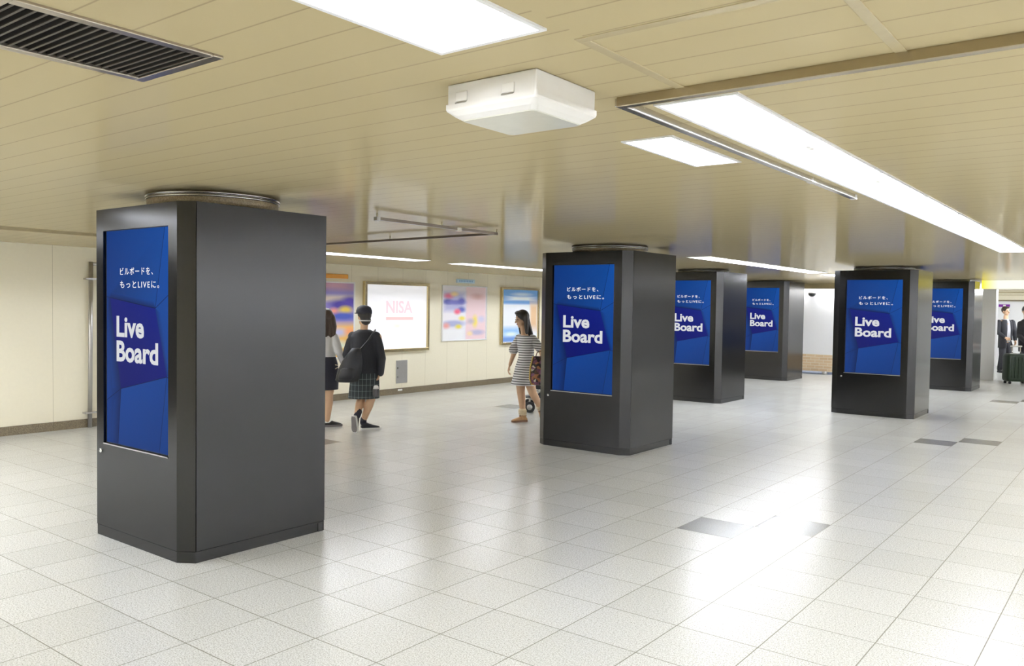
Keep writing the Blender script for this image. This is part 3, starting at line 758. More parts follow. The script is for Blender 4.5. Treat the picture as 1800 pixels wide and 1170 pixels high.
def head(b, c, f, up, s=1.0):
    """skull, jaw, nose, ears and neck stub; c is the head's centre, at the level of the eyes"""
    c = Vector(c); f = Vector(f).normalized(); up = Vector(up); up = (up - f * up.dot(f)).normalized(); r = f.cross(up)
    ax = (r, f, up)
    ellipsoid(b, c + up * 0.015 * s - f * 0.008 * s, ax, (0.073 * s, 0.090 * s, 0.100 * s))
    ellipsoid(b, c - up * 0.060 * s + f * 0.022 * s, ax, (0.053 * s, 0.058 * s, 0.055 * s))
    ellipsoid(b, c - up * 0.100 * s + f * 0.052 * s, ax, (0.022 * s, 0.022 * s, 0.018 * s))
    limb(b, [c + f * 0.078 * s + up * 0.002 * s, c + f * 0.100 * s - up * 0.040 * s], [0.010 * s, 0.015 * s], 8)
    for k in (-1, 1):
        ellipsoid(b, c + r * 0.074 * k * s - up * 0.012 * s - f * 0.01 * s, ax, (0.010 * s, 0.018 * s, 0.030 * s), 10, 7)
    return c, f, up, r
def face(t, o, c, f, up, r, s=1.0):
    for k in (-1, 1):
        b = MB(); ellipsoid(b, c + r * 0.031 * k * s + f * 0.078 * s, (r, f, up), (0.014 * s, 0.007 * s, 0.007 * s), 10, 7); local_build(b, 'eye', 'eye_dark', t, o)
        b = MB(); ellipsoid(b, c + r * 0.031 * k * s + f * 0.081 * s + up * 0.022 * s, (r, f, up), (0.019 * s, 0.006 * s, 0.004 * s), 10, 7); local_build(b, 'eyebrow', 'hair_black', t, o)
    b = MB(); ellipsoid(b, c + f * 0.080 * s - up * 0.068 * s, (r, f, up), (0.022 * s, 0.008 * s, 0.007 * s), 10, 7)
    local_build(b, 'lips', 'lips', t, o)
def shoe_mesh(b, sole, heel, d, up, L=0.245, wid=0.085, ankle=0.10):
    """upper into b, sole into sole; heel = point under the heel, d = toe direction, up = normal of the sole"""
    heel = Vector(heel); d = Vector(d).normalized(); up = Vector(up); up = (up - d * up.dot(d)).normalized(); r = d.cross(up)
    prof = ((0.0, 0.30, 0.055), (0.10, 0.40, ankle), (0.28, 0.42, ankle), (0.42, 0.44, 0.078), (0.60, 0.49, 0.062), (0.78, 0.50, 0.050), (0.92, 0.40, 0.040), (1.0, 0.18, 0.022))
    rings = []
    for t_, w_, h_ in prof:
        c = heel + d * (L * t_)
        rings.append([c + r * (wid * w_ * math.cos(a)) + up * (0.020 + max(0, (h_ - 0.020)) * max(0, math.sin(a)) ** 0.7) for a in [2 * PI * k / 16 for k in range(16)]])
    b.loft(rings)
    rings = []
    for t_, w_, h_ in prof:
        c = heel + d * (L * (t_ * 1.03 - 0.015)); w_ *= 1.08
        rings.append([c + r * (wid * w_ * k) + up * z for k, z in ((-1, 0.0), (1, 0.0), (1, 0.026), (-1, 0.026))])
    sole.loft(rings, smooth=False)

def footwear(t, o, name, mat, smat, heel, d, up, L, wid, ankle, cuff=None):
    u_, s_ = MB(), MB()
    shoe_mesh(u_, s_, heel, d, up, L, wid, ankle)
    if cuff: limb(u_, cuff[0], cuff[1])
    sh_ = local_build(u_, name, mat, t, o); local_build(s_, 'sole', smat, sh_, o)
    return sh_
M['skin'] = plain('skin', (0.66, 0.42, 0.26, 1), 0.5, var=0.05)
M['skin_face'] = M['skin']
M['eye_dark'] = plain('dark_eyes', (0.02, 0.015, 0.01, 1), 0.2)
M['lips'] = plain('lips', (0.50, 0.20, 0.17, 1), 0.4)
M['hair_black'] = plain('black_hair', (0.020, 0.016, 0.014, 1), 0.38, scale=90)
M['hair_brown'] = plain('dark_brown_hair', (0.045, 0.026, 0.014, 1), 0.4, scale=90)
M['cloth_black'] = plain('black_cloth', (0.020, 0.021, 0.026, 1), 0.75, var=0.25, scale=60)
M['cloth_navy'] = plain('dark_navy_cloth', (0.022, 0.022, 0.034, 1), 0.75, var=0.2, scale=60)
M['cloth_white'] = plain('white_cloth', (0.74, 0.73, 0.72, 1), 0.75)
M['cloth_grey'] = plain('pale_grey_shirt', (0.55, 0.55, 0.58, 1), 0.75)
M['bag_black'] = plain('black_nylon', (0.013, 0.014, 0.018, 1), 0.5, var=0.3, scale=40)
M['suede'] = plain('tan_suede', (0.50, 0.30, 0.15, 1), 0.8, var=0.15, scale=60)
M['fleece'] = plain('cream_fleece', (0.72, 0.60, 0.40, 1), 0.9, var=0.15, scale=80)
M['strap_brown'] = plain('brown_strap', (0.20, 0.10, 0.05, 1), 0.5)
M['sole_white'] = plain('white_rubber_sole', (0.70, 0.70, 0.66, 1), 0.6)
M['sole_grey'] = plain('grey_rubber_sole', (0.19, 0.17, 0.165, 1), 0.7)
def stripe_mat():
    m = Mat('white_grey_striped_jersey'); x, y, z = m.sep(m.obj())
    k = m.math('FRACT', m.math('DIVIDE', m.math('ADD', z, m.math('MULTIPLY', m.noise(4, 1), 0.02)), 0.033))
    m.set(col=m.mix(m.math('GREATER_THAN', k, 0.60), (0.76, 0.75, 0.74, 1), (0.115, 0.11, 0.105, 1)), rough=0.8); return m.m
M['stripes'] = stripe_mat()
def plaid_mat():
    m = Mat('dark_green_plaid'); x, y, z = m.sep(m.obj())
    h = m.math('ADD', m.math('MULTIPLY', x, HR.x), m.math('MULTIPLY', y, HR.y))
    a = m.math('GREATER_THAN', m.math('FRACT', m.math('DIVIDE', h, 0.047)), 0.86); c = m.math('GREATER_THAN', m.math('FRACT', m.math('DIVIDE', z, 0.075)), 0.90)
    k = m.math('ADD', m.math('MULTIPLY', a, 0.5), m.math('MULTIPLY', c, 0.4))
    m.set(col=m.mix(k, (0.022, 0.028, 0.030, 1), (0.19, 0.23, 0.22, 1)), rough=0.8); return m.m
M['plaid'] = plaid_mat()
def floral_mat():
    m = Mat('brown_floral_print'); nd = m.n('ShaderNodeTexVoronoi'); m.l(m.obj(), nd.inputs['Vector']); nd.inputs['Scale'].default_value = 26
    cr = m.n('ShaderNodeValToRGB'); sepc = m.n('ShaderNodeSeparateColor'); m.l(nd.outputs['Color'], sepc.inputs[0]); m.l(sepc.outputs[0], cr.inputs[0])
    el = cr.color_ramp.elements; el[0].color = (0.03, 0.018, 0.02, 1); el[1].color = (0.62, 0.52, 0.42, 1); cr.color_ramp.interpolation = 'CONSTANT'
    for p, c in ((0.30, (0.17, 0.06, 0.10, 1)), (0.48, (0.10, 0.05, 0.03, 1)), (0.62, (0.42, 0.17, 0.07, 1)), (0.76, (0.25, 0.10, 0.17, 1)), (0.90, (0.70, 0.62, 0.52, 1))):
        e = el.new(p); e.color = c
    m.set(col=cr.outputs[0], rough=0.5); return m.m
M['floral'] = floral_mat()

# --- woman in the striped dress, stepping to the left
D = 11.587
O = W(919, 742, D); O.z = 0.0
def P(x, y, a=0.0): return W(x, y, D) + HA * a
t = thing('person', 'woman in striped dress and tan boots walking beside the middle dark pillar', 'person', O)
fdir = (-HR * 0.86 - HA * 0.50).normalized(); sdir = Vector((-fdir.y, fdir.x, 0))   # sdir: towards her left
b = MB()
hipL, hipR = P(921, 655, 0.05), P(935, 655, -0.05)
limb(b, [P(915, 664, 0.04), P(915.5, 688, 0.02), P(917, 700, 0.04), P(919.5, 727, 0.05)], [0.078, 0.058, 0.054, 0.036], 14)
limb(b, [P(929, 664, -0.04), P(936, 689, -0.10), P(941, 698, -0.06), P(949.5, 716, 0.05)], [0.080, 0.058, 0.054, 0.036], 14)
b.loft([ringed(P(921, 666), fdir, sdir, 0.095, 0.13), ringed(P(922.5, 650), fdir, sdir, 0.095, 0.13), ringed(P(925, 625), fdir, sdir, 0.070, 0.10), ringed(P(924, 600), fdir, sdir, 0.080, 0.140), ringed(P(923, 590), fdir, sdir, 0.055, 0.12)])
limb(b, [P(923, 594), P(921, 582), P(919, 573)], [0.055, 0.045, 0.046])
hc, hf, hu, hr = head(b, P(917, 560), (-HR * 0.88 - HA * 0.42 - VZ * 0.12), VZ - HR * 0.1)
sl, sr = P(911, 596, 0.08), P(937, 596, -0.08)
limb(b, [sl, P(904, 620, 0.10), P(896.5, 641, 0.06)], [0.046, 0.036, 0.024])
hand(b, P(896, 642, 0.06), P(893, 653, 0.05) - P(896, 642, 0.06), HR, 0.95, 0.55, 1)
limb(b, [sr, P(950, 612, -0.16), P(951, 624, -0.24)], [0.046, 0.037, 0.025])
hand(b, P(951, 624, -0.24), P(950, 634, -0.27) - P(951, 624, -0.24), -HR, 0.95, 1.1, -1)
remesh_build(b, 'body', 'skin', t, O, 0.008)
face(t, O, hc, hf, hu, hr)
b = MB()
b.loft([ringed(P(922, 589), fdir, sdir, 0.078, 0.150), ringed(P(923, 595), fdir, sdir, 0.100, 0.170), ringed(P(924, 606), fdir, sdir, 0.108, 0.160), ringed(P(925, 622), fdir, sdir, 0.098, 0.130), ringed(P(925, 628), fdir, sdir, 0.102, 0.134),
        ringed(P(923, 645), fdir, sdir, 0.130, 0.165), ringed(P(921.5, 662), fdir, sdir, 0.152, 0.180), ringed(P(920, 676), fdir, sdir, 0.172, 0.195)], caps=False)
limb(b, [P(913, 595, 0.07), P(907, 606, 0.09), P(903, 615, 0.10)], [0.062, 0.064, 0.070]); limb(b, [P(936, 595, -0.07), P(943, 604, -0.11), P(949, 611, -0.15)], [0.062, 0.062, 0.064])
local_build(b, 'dress', 'stripes', t, O)
b = MB()
up_, f_ = hu, hf
ellipsoid(b, hc + hu * 0.032 - hf * 0.020, (hr, hf, hu), (0.088, 0.098, 0.098), 16, 10)
for (dx, y0, dxe, ye, rr0) in ((4, 553, 13, 588, 0.055), (7, 556, 17, 586, 0.050), (1, 556, 5, 588, 0.045)):
    limb(b, [P(917 + dx, y0, 0.03), P(917 + dx * 1.5, (y0 + ye) / 2, 0.05), P(917 + dxe, ye, 0.02)], [rr0, rr0 * 0.95, rr0 * 0.55])
limb(b, [hc - hr * 0.078 + hu * 0.03 - hf * 0.03, hc - hr * 0.085 - hu * 0.10 - hf * 0.02, hc - hr * 0.09 - hu * 0.20 - hf * 0.01], [0.034, 0.034, 0.022])
limb(b, [hc + hr * 0.078 + hu * 0.03 - hf * 0.02, hc + hr * 0.085 - hu * 0.10 - hf * 0.01, hc + hr * 0.08 - hu * 0.2], [0.034, 0.034, 0.022])
ellipsoid(b, hc + hu * 0.088 + hf * 0.045, (hr, hf, hu), (0.070, 0.045, 0.030))
remesh_build(b, 'hair', 'hair_black', t, O, 0.009)
d1 = (-HR * 0.93 - HA * 0.37).normalized()
hp = P(926, 741.0, 0.06); hp.z = 0.001
d2 = (-HR * 0.05 - VZ * 0.92 - HA * 0.30).normalized(); u2 = (-HR * 0.95 + VZ * 0.05)
hp2 = P(956, 711, 0.10)
for (h0, d0, u0_, c0, c1, s0) in ((hp, d1, VZ, P(919, 728, 0.05), P(918.5, 723.5, 0.05), P(919, 731, 0.05)), (hp2, d2, u2, P(951, 718, 0.05), P(949, 713, 0.05), P(952, 720, 0.05))):
    bo_ = footwear(t, O, 'ankle_boot', 'suede', 'strap_brown', h0, d0, u0_, 0.225, 0.090, 0.090, ([h0 + d0 * 0.055 + u0_ * 0.05, c0], [0.046, 0.050]))
    b = MB(); limb(b, [c0, c1], [0.056, 0.060]); local_build(b, 'boot_cuff', 'fleece', bo_, O)
    b = MB(); limb(b, [s0, s0 + (c0 - s0) * 0.4], [0.0525, 0.0525]); local_build(b, 'boot_strap', 'strap_brown', bo_, O)

# floral bag hanging from her hand
bo = W(949, 652, D - 0.42)
t = thing('handbag', 'brown floral shopping bag with yellow edging hanging behind the woman in a striped dress', 'bag', bo)
b = MB(); rr_l = []
def bagring(z, w, th): return [HR * (w * math.cos(a)) * 1.0 + HA * (th * math.sin(a)) + VZ * z for a in [2 * PI * k / 20 for k in range(20)]]
b.loft([bagring(-0.185, 0.115, 0.050), bagring(-0.17, 0.135, 0.065), bagring(-0.05, 0.140, 0.070), bagring(0.08, 0.128, 0.055), bagring(0.19, 0.10, 0.030), bagring(0.20, 0.095, 0.022)])
b.build('bag_body', 'floral', t)
b = MB(); b.tube([-HR * 0.095 + VZ * 0.20 - HA * 0.02, -HR * 0.130 + VZ * 0.06 - HA * 0.035, -HR * 0.137 - VZ * 0.10 - HA * 0.03, -HR * 0.105 - VZ * 0.185 - HA * 0.03], 0.010, 8); b.build('edging', plain('yellow_edging', (0.72, 0.52, 0.12, 1), 0.5), t)
b = MB(); b.tube([HR * 0.07 + VZ * 0.19, HR * 0.055 + VZ * 0.26, HR * 0.005 + VZ * 0.022 + VZ * 0.245, -HR * 0.04 + VZ * 0.25, -HR * 0.06 + VZ * 0.19], 0.007, 8); b.build('handle', 'strap_brown', t)

# pushchair behind her
so_ = W(945, 722, 12.83); so_.z = 0
t = thing('pushchair', 'dark pushchair half hidden between the striped dress and the middle dark pillar', 'pushchair', so_)
A = lambda x, y, z: HR * x + HA * y + VZ * z
def wheel(x, y, r):
    b = MB(); c = A(x, y, r)
    ring = lambda rad, off: [c + HR * (rad * math.cos(a)) + VZ * (rad * math.sin(a)) + HA * off for a in [2 * PI * k / 24 for k in range(24)]]
    b.loft([ring(r - 0.022, -0.022), ring(r - 0.004, -0.020), ring(r, -0.010), ring(r, 0.010), ring(r - 0.004, 0.020), ring(r - 0.022, 0.022)])
    w_ = b.build('wheel', 'black', t)
    b = MB(); b.loft([ring(r * 0.5, -0.026), ring(r * 0.5, 0.026)]); b.build('hub', 'steel_dull', w_)
for x, y in ((-0.13, -0.20), (-0.13, 0.20)): wheel(x, y, 0.085)
for x, y in ((0.46, -0.24), (0.46, 0.24)): wheel(x, y, 0.11)
b = MB()
for y in (-0.20, 0.20):
    b.tube([A(-0.13, y, 0.20), A(-0.02, y, 0.22), A(0.46, y * 1.1, 0.12)], 0.013, 8); b.tube([A(-0.13, y, 0.20), A(0.30, y, 0.55), A(0.58, y, 0.98)], 0.013, 8); b.tube([A(0.46, y * 1.1, 0.12), A(0.20, y, 0.52)], 0.012, 8)
    b.tube([A(-0.13, y, 0.085), A(-0.13, y, 0.21)], 0.012, 8)
b.tube([A(-0.13, -0.20, 0.20), A(-0.13, 0.20, 0.20)], 0.013, 8); b.tube([A(0.46, -0.24, 0.11), A(0.46, 0.24, 0.11)], 0.010, 8)
b.build('frame', 'steel_dull', t)
b = MB(); b.tube([A(0.58, -0.20, 0.97), A(0.60, -0.10, 1.0), A(0.60, 0.10, 1.0), A(0.58, 0.20, 0.97)], 0.018, 10); b.build('handlebar', 'black', t)
b = MB(); b.loft([[A(x, y, z) for x, y, z in r_] for r_ in (
    [(-0.05, -0.18, 0.36), (-0.05, 0.18, 0.36), (-0.05, 0.18, 0.42), (-0.05, -0.18, 0.42)], [(0.18, -0.19, 0.34), (0.18, 0.19, 0.34), (0.16, 0.19, 0.42), (0.16, -0.19, 0.42)], [(0.36, -0.18, 0.78), (0.36, 0.18, 0.78), (0.31, 0.18, 0.80), (0.31, -0.18, 0.80)])], smooth=False); b.build('seat', 'cloth_black', t)
b = MB(); b.loft([[A(x, y, z) for x, y, z in ((0.0, -0.18, zz), (0.38, -0.19, zz), (0.38, 0.19, zz), (0.0, 0.18, zz))] for zz in (0.17, 0.30)], smooth=False); b.build('basket', 'bag_black', t)
b = MB(); b.loft([[A(x, y, z) for x, y, z in ((-0.19, -0.12, zz), (-0.06, -0.12, zz + 0.01), (-0.06, 0.12, zz + 0.01), (-0.19, 0.12, zz))] for zz in (0.215, 0.235)], smooth=False); b.build('footrest', 'black', t)

# --- person in black cap with a black shoulder bag, seen from behind
D = 10.60
O = W(640, 757, D); O.z = 0
t = thing('person', 'person in black cap and plaid skirt seen from behind near the white lightbox', 'person', O)
fdir = (HA * 0.92 - HR * 0.38).normalized(); sdir = Vector((-fdir.y, fdir.x, 0))
b = MB()
limb(b, [P(649, 682, 0.0), P(653, 700, -0.02), P(647, 714, 0.03), P(636.5, 741, 0.10)], [0.072, 0.056, 0.058, 0.036], 14)
limb(b, [P(634, 684, 0.06), P(634, 699, 0.08), P(632, 710, 0.02), P(630.5, 726, -0.12)], [0.072, 0.055, 0.056, 0.036], 14)
b.loft([ringed(P(643, 690), fdir, sdir, 0.10, 0.15), ringed(P(643, 668), fdir, sdir, 0.11, 0.155), ringed(P(642, 635), fdir, sdir, 0.090, 0.125), ringed(P(641, 600), fdir, sdir, 0.095, 0.165), ringed(P(640, 585), fdir, sdir, 0.060, 0.13)])
limb(b, [P(640, 588), P(640, 576), P(641, 566)], [0.060, 0.048, 0.050])
hc, hf, hu, hr = head(b, P(640, 556), HA * 0.80 - HR * 0.58, VZ, 1.05)
limb(b, [P(664, 592, 0.0), P(672, 628, -0.05), P(668, 656, -0.02)], [0.050, 0.040, 0.027])
hand(b, P(668, 656, -0.02), P(664, 668, -0.02) - P(668, 656, -0.02), -HR, 0.95, 0.9, 1)
limb(b, [P(617, 592, 0.0), P(608, 622, 0.05), P(610, 642, 0.15)], [0.050, 0.040, 0.027])
hand(b, P(610, 642, 0.15), P(612, 652, 0.19) - P(610, 642, 0.15), HR, 0.95, 0.7, -1)
remesh_build(b, 'body', 'skin', t, O, 0.008)
face(t, O, hc, hf, hu, hr, 1.05)
b = MB()
b.loft([ringed(P(640.5, 579), fdir, sdir, 0.062, 0.075), ringed(P(641, 584), fdir, sdir, 0.095, 0.150), ringed(P(641, 592), fdir, sdir, 0.115, 0.180), ringed(P(642, 612), fdir, sdir, 0.125, 0.185), ringed(P(642, 640), fdir, sdir, 0.120, 0.165), ringed(P(642, 672), fdir, sdir, 0.135, 0.180)])
limb(b, [P(661, 591, 0.0), P(667, 610, -0.03), P(672, 629, -0.05), P(669, 655, -0.02)], [0.064, 0.062, 0.056, 0.047])
limb(b, [P(620, 591, 0.0), P(613, 610, 0.03), P(608, 623, 0.05), P(610, 640, 0.14)], [0.064, 0.062, 0.056, 0.047])
remesh_build(b, 'jacket', 'cloth_black', t, O, 0.010, 3)
b = MB()
b.loft([ringed(P(642, 655), fdir, sdir, 0.140, 0.175), ringed(P(641, 672), fdir, sdir, 0.150, 0.188), ringed(P(640, 690), fdir, sdir, 0.160, 0.196), ringed(P(639.5, 699), fdir, sdir, 0.165, 0.200)], caps=False)
local_build(b, 'skirt', 'plaid', t, O)
b = MB()
ellipsoid(b, hc + hu * 0.030 - hf * 0.016, (hr, hf, hu), (0.088, 0.100, 0.100), 16, 10); ellipsoid(b, hc - hu * 0.05 - hf * 0.055, (hr, hf, hu), (0.070, 0.050, 0.060))
remesh_build(b, 'hair', 'hair_black', t, O, 0.009)
b = MB()
b.loft([ringed(hc + hu * 0.035, hf, hr, 0.112, 0.099), ringed(hc + hu * 0.075, hf, hr, 0.112, 0.098), ringed(hc + hu * 0.115, hf, hr, 0.095, 0.082), ringed(hc + hu * 0.138, hf, hr, 0.055, 0.048), ringed(hc + hu * 0.145, hf, hr, 0.012, 0.012)])
ellipsoid(b, hc + hu * 0.040 + hf * 0.115, (hr, hf, hu), (0.075, 0.075, 0.008))
cp = local_build(b, 'cap', 'cloth_navy', t, O)
b = MB(); b.loft([ringed(hc - hu * 0.045 - hf * 0.030, hf, hr, 0.090, 0.078), ringed(hc - hu * 0.058 - hf * 0.030, hf, hr, 0.088, 0.076)]); local_build(b, 'neck_band', 'cloth_white', t, O)
d1 = (HR * 0.88 + HA * 0.40).normalized(); hp = P(633, 756.5, 0.08); hp.z = 0.001
d2 = (-VZ * 0.97 + HR * 0.06 + HA * 0.10).normalized(); u2 = (HA * 0.90 + HR * 0.42)
hp2 = P(626.5, 727.5, -0.20)
footwear(t, O, 'sneaker', 'cloth_black', 'sole_white', hp, d1, VZ, 0.25, 0.088, 0.095)
s2 = footwear(t, O, 'sneaker', 'cloth_black', 'sole_white', hp2, d2, u2, 0.215, 0.090, 0.095)
b = MB()
prof = ((0.03, 0.24), (0.12, 0.36), (0.30, 0.38), (0.50, 0.40), (0.70, 0.46), (0.85, 0.42), (0.96, 0.22))
dd, uu = d2, (u2 - d2 * u2.dot(d2)).normalized(); r_ = dd.cross(uu)
b.loft([[hp2 + dd * (0.215 * tt) + r_ * (0.090 * ww * k) + uu * z for k, z in ((-1, -0.004), (1, -0.004), (1, 0.004), (-1, 0.004))] for tt, ww in prof], smooth=False)
local_build(b, 'tread', 'sole_grey', s2, O)
for q_ in ((P(636.0, 744, 0.10), P(637, 738, 0.09)), (P(631, 728, -0.13), P(632.5, 722, -0.08))):
    b = MB(); limb(b, list(q_), [0.043, 0.042]); local_build(b, 'sock', 'cloth_navy', t, O)
# bag slung across the back
bo = W(624, 645, D) - HA * 0.32
t = thing('shoulder_bag', 'large black shoulder bag slung behind the person in the black cap', 'bag', bo)
b = MB()
lean = HR * 0.28 + VZ
b.loft([[lean * z + HR * (w_ * math.cos(a)) + HA * (th * math.sin(a)) for a in [2 * PI * k / 20 for k in range(20)]] for z, w_, th in ((-0.165, 0.10, 0.04), (-0.14, 0.145, 0.085), (-0.02, 0.150, 0.100), (0.10, 0.125, 0.085), (0.20, 0.085, 0.06), (0.26, 0.050, 0.03))])
b.build('bag_body', 'bag_black', t)
b = MB(); b.loft([[lean * z + HR * (w_ * math.cos(a) - 0.01) - HA * 0.065 + HA * (th * math.sin(a)) for a in [2 * PI * k / 16 for k in range(16)]] for z, w_, th in ((-0.13, 0.08, 0.03), (-0.10, 0.10, 0.05), (0.00, 0.095, 0.05), (0.03, 0.06, 0.02))]); b.build('front_pocket', 'bag_black', t)
b = MB(); q0 = W(660, 590, D) - HA * 0.13 - bo
b.tube([lean * 0.24, W(640, 612, D) - HA * 0.24 - bo, W(652, 597, D) - HA * 0.19 - bo, W(658.5, 584.5, D) - HA * 0.11 - bo, W(660.5, 579.5, D) - HA * 0.03 - bo], 0.013, 8); b.build('strap', 'bag_black', t)
b = MB(); b.tube([-HR * 0.15 + VZ * 0.02, -HR * 0.185 + VZ * 0.0], 0.004, 6); b.tube([-HR * 0.15 + VZ * 0.045, -HR * 0.185 + VZ * 0.05], 0.004, 6); b.build('zip_tassel', 'fleece', t)
# small dark drink pouch in the right hand
bo = W(664, 682.5, D) - HA * 0.16
t = thing('carrier_bag', 'small dark bag with a white top held by the person in the black cap', 'bag', bo)
b = MB(); b.loft([[HR * (w_ * math.cos(a)) + HA * (0.035 * math.sin(a)) + VZ * z for a in [2 * PI * k / 14 for k in range(14)]] for z, w_ in ((-0.085, 0.028), (-0.075, 0.036), (0.0, 0.038), (0.012, 0.036))]); b.build('pouch', plain('dark_grey_pouch', (0.06, 0.055, 0.055, 1), 0.5), t)
b = MB(); b.loft([[HR * (w_ * math.cos(a) + 0.004) + HA * (0.034 * math.sin(a)) + VZ * z for a in [2 * PI * k / 14 for k in range(14)]] for z, w_ in ((0.012, 0.036), (0.045, 0.030), (0.055, 0.018))]); b.build('white_top', 'cloth_white', t)

# --- woman in a white shirt, half hidden behind the nearest pillar
D = 10.90
O = W(573, 751, D); O.z = 0
t = thing('person', 'woman in white shirt and black skirt half hidden by the nearest dark pillar', 'person', O)
fdir = (HA * 0.80 - HR * 0.60).normalized(); sdir = Vector((-fdir.y, fdir.x, 0))
b = MB()
limb(b, [P(580, 675, 0.0), P(579, 692, -0.02), P(578, 706, 0.0), P(574.5, 738, 0.03)], [0.072, 0.055, 0.056, 0.034], 14)
limb(b, [P(566, 675, 0.08), P(565, 692, 0.12), P(562, 708, 0.16), P(556, 735, 0.22)], [0.072, 0.055, 0.056, 0.034], 14)
b.loft([ringed(P(573, 668), fdir, sdir, 0.10, 0.14), ringed(P(573, 645), fdir, sdir, 0.105, 0.145), ringed(P(573, 622), fdir, sdir, 0.080, 0.11), ringed(P(573, 596), fdir, sdir, 0.085, 0.14), ringed(P(573, 587), fdir, sdir, 0.055, 0.11)])
limb(b, [P(573, 590), P(573, 578), P(573, 570)], [0.052, 0.044, 0.046])
hc, hf, hu, hr = head(b, P(573, 558), HA * 0.85 - HR * 0.5, VZ)
limb(b, [P(590, 594, 0.0), P(597, 618, -0.03), P(601, 640, 0.10)], [0.044, 0.036, 0.024])
hand(b, P(601, 640, 0.10), P(602, 650, 0.14) - P(601, 640, 0.10), -HR, 0.92, 0.6, 1)
limb(b, [P(556, 594, 0.0), P(551, 620, 0.02), P(549, 642, 0.06)], [0.044, 0.036, 0.024])
hand(b, P(549, 642, 0.06), P(549, 653, 0.09) - P(549, 642, 0.06), HR, 0.92, 0.6, -1)
remesh_build(b, 'body', 'skin', t, O, 0.008)
face(t, O, hc, hf, hu, hr)
b = MB()
b.loft([ringed(P(573, 581), fdir, sdir, 0.056, 0.062), ringed(P(573, 586), fdir, sdir, 0.085, 0.130), ringed(P(573, 594), fdir, sdir, 0.105, 0.155), ringed(P(573, 612), fdir, sdir, 0.110, 0.145), ringed(P(573, 629), fdir, sdir, 0.100, 0.128)])
limb(b, [P(588, 593, 0.0), P(593, 606, -0.02), P(597, 618, -0.03), P(601, 637, 0.08)], [0.058, 0.056, 0.050, 0.042]); limb(b, [P(558, 593, 0.0), P(553, 606, 0.01), P(551, 620, 0.02), P(549, 638, 0.05)], [0.058, 0.056, 0.050, 0.042])
remesh_build(b, 'shirt', 'cloth_white', t, O, 0.010, 3)
b = MB()
b.loft([ringed(P(573, 625), fdir, sdir, 0.098, 0.126), ringed(P(573, 640), fdir, sdir, 0.130, 0.160), ringed(P(573, 662), fdir, sdir, 0.140, 0.172), ringed(P(573, 684), fdir, sdir, 0.130, 0.165)], caps=False)
local_build(b, 'skirt', 'cloth_navy', t, O)
b = MB()
ellipsoid(b, hc + hu * 0.030 - hf * 0.018, (hr, hf, hu), (0.090, 0.100, 0.100), 16, 10)
for k in (-1, -0.4, 0.4, 1): limb(b, [hc - hf * 0.05 + hr * 0.055 * k, hc - hf * 0.075 + hr * 0.07 * k - hu * 0.12, hc - hf * 0.085 + hr * 0.075 * k - hu * 0.25], [0.055, 0.052, 0.026])
remesh_build(b, 'hair', 'hair_brown', t, O, 0.009)
hp = P(570, 751, 0.0); hp.z = 0.001
footwear(t, O, 'shoe', 'black', 'sole_grey', hp, (HR * 0.9 + HA * 0.43), VZ, 0.235, 0.082, 0.05)
footwear(t, O, 'shoe', 'black', 'sole_grey', P(556, 741, 0.20), (-VZ * 0.75 - HR * 0.3 + HA * 0.5), (HA * 0.7 + VZ * 0.6), 0.235, 0.082, 0.05)

# --- far right: man in a dark suit
D = 22.4
O = W(1767, 652, D); O.z = 0
t = thing('person', 'man in dark suit jacket and pale shirt standing behind the green suitcase', 'person', O)
fdir = (-HA * 0.97 + HR * 0.2).normalized(); sdir = Vector((-fdir.y, fdir.x, 0))
b = MB()
limb(b, [P(1763, 598, 0.0), P(1760, 624, -0.05), P(1757, 646, 0.0)], [0.085, 0.060, 0.042]); limb(b, [P(1772, 598, 0.0), P(1773, 624, -0.04), P(1773, 647, 0.0)], [0.085, 0.060, 0.042])
b.loft([ringed(P(1767, 602), fdir, sdir, 0.10, 0.16), ringed(P(1767, 588), fdir, sdir, 0.10, 0.155), ringed(P(1767, 568), fdir, sdir, 0.11, 0.18), ringed(P(1767, 563), fdir, sdir, 0.07, 0.15)])
limb(b, [P(1768, 565), P(1768, 556)], [0.065, 0.058])
hc, hf, hu, hr = head(b, P(1768, 546.5), -HA * 0.9 + HR * 0.35, VZ, 1.05)
limb(b, [P(1755, 567, 0.0), P(1752.5, 584, -0.05), P(1759, 593, -0.22)], [0.055, 0.045, 0.030]); hand(b, P(1759, 593, -0.22), HR * 0.8 - HA * 0.5 - VZ * 0.3, -HA, 1.0, 0.8, 1)
limb(b, [P(1780, 567, 0.0), P(1783, 585, -0.03), P(1781.5, 598, -0.08)], [0.055, 0.045, 0.030]); hand(b, P(1781.5, 598, -0.08), -VZ * 0.95 - HA * 0.2, -HR, 1.0, 0.6, -1)
remesh_build(b, 'body', 'skin', t, O, 0.010)
face(t, O, hc, hf, hu, hr, 1.05)
b = MB(); b.loft([ringed(P(1768, 560.5), fdir, sdir, 0.068, 0.07), ringed(P(1768, 565), fdir, sdir, 0.10, 0.15), ringed(P(1767.5, 580), fdir, sdir, 0.125, 0.16), ringed(P(1767, 600), fdir, sdir, 0.120, 0.165)]); local_build(b, 'shirt', 'cloth_grey', t, O)
b = MB()
def jring(c, rf, rs, gap): return [c + sdir * (rs * math.cos(a)) + fdir * (rf * math.sin(a)) for a in [PI / 2 + gap + (2 * PI - 2 * gap) * k / 22 for k in range(23)]]
def open_loft(b, outer, inner):
    n = len(outer[0]); rings = [o_ + i_[::-1] for o_, i_ in zip(outer, inner)]; b.loft(rings)
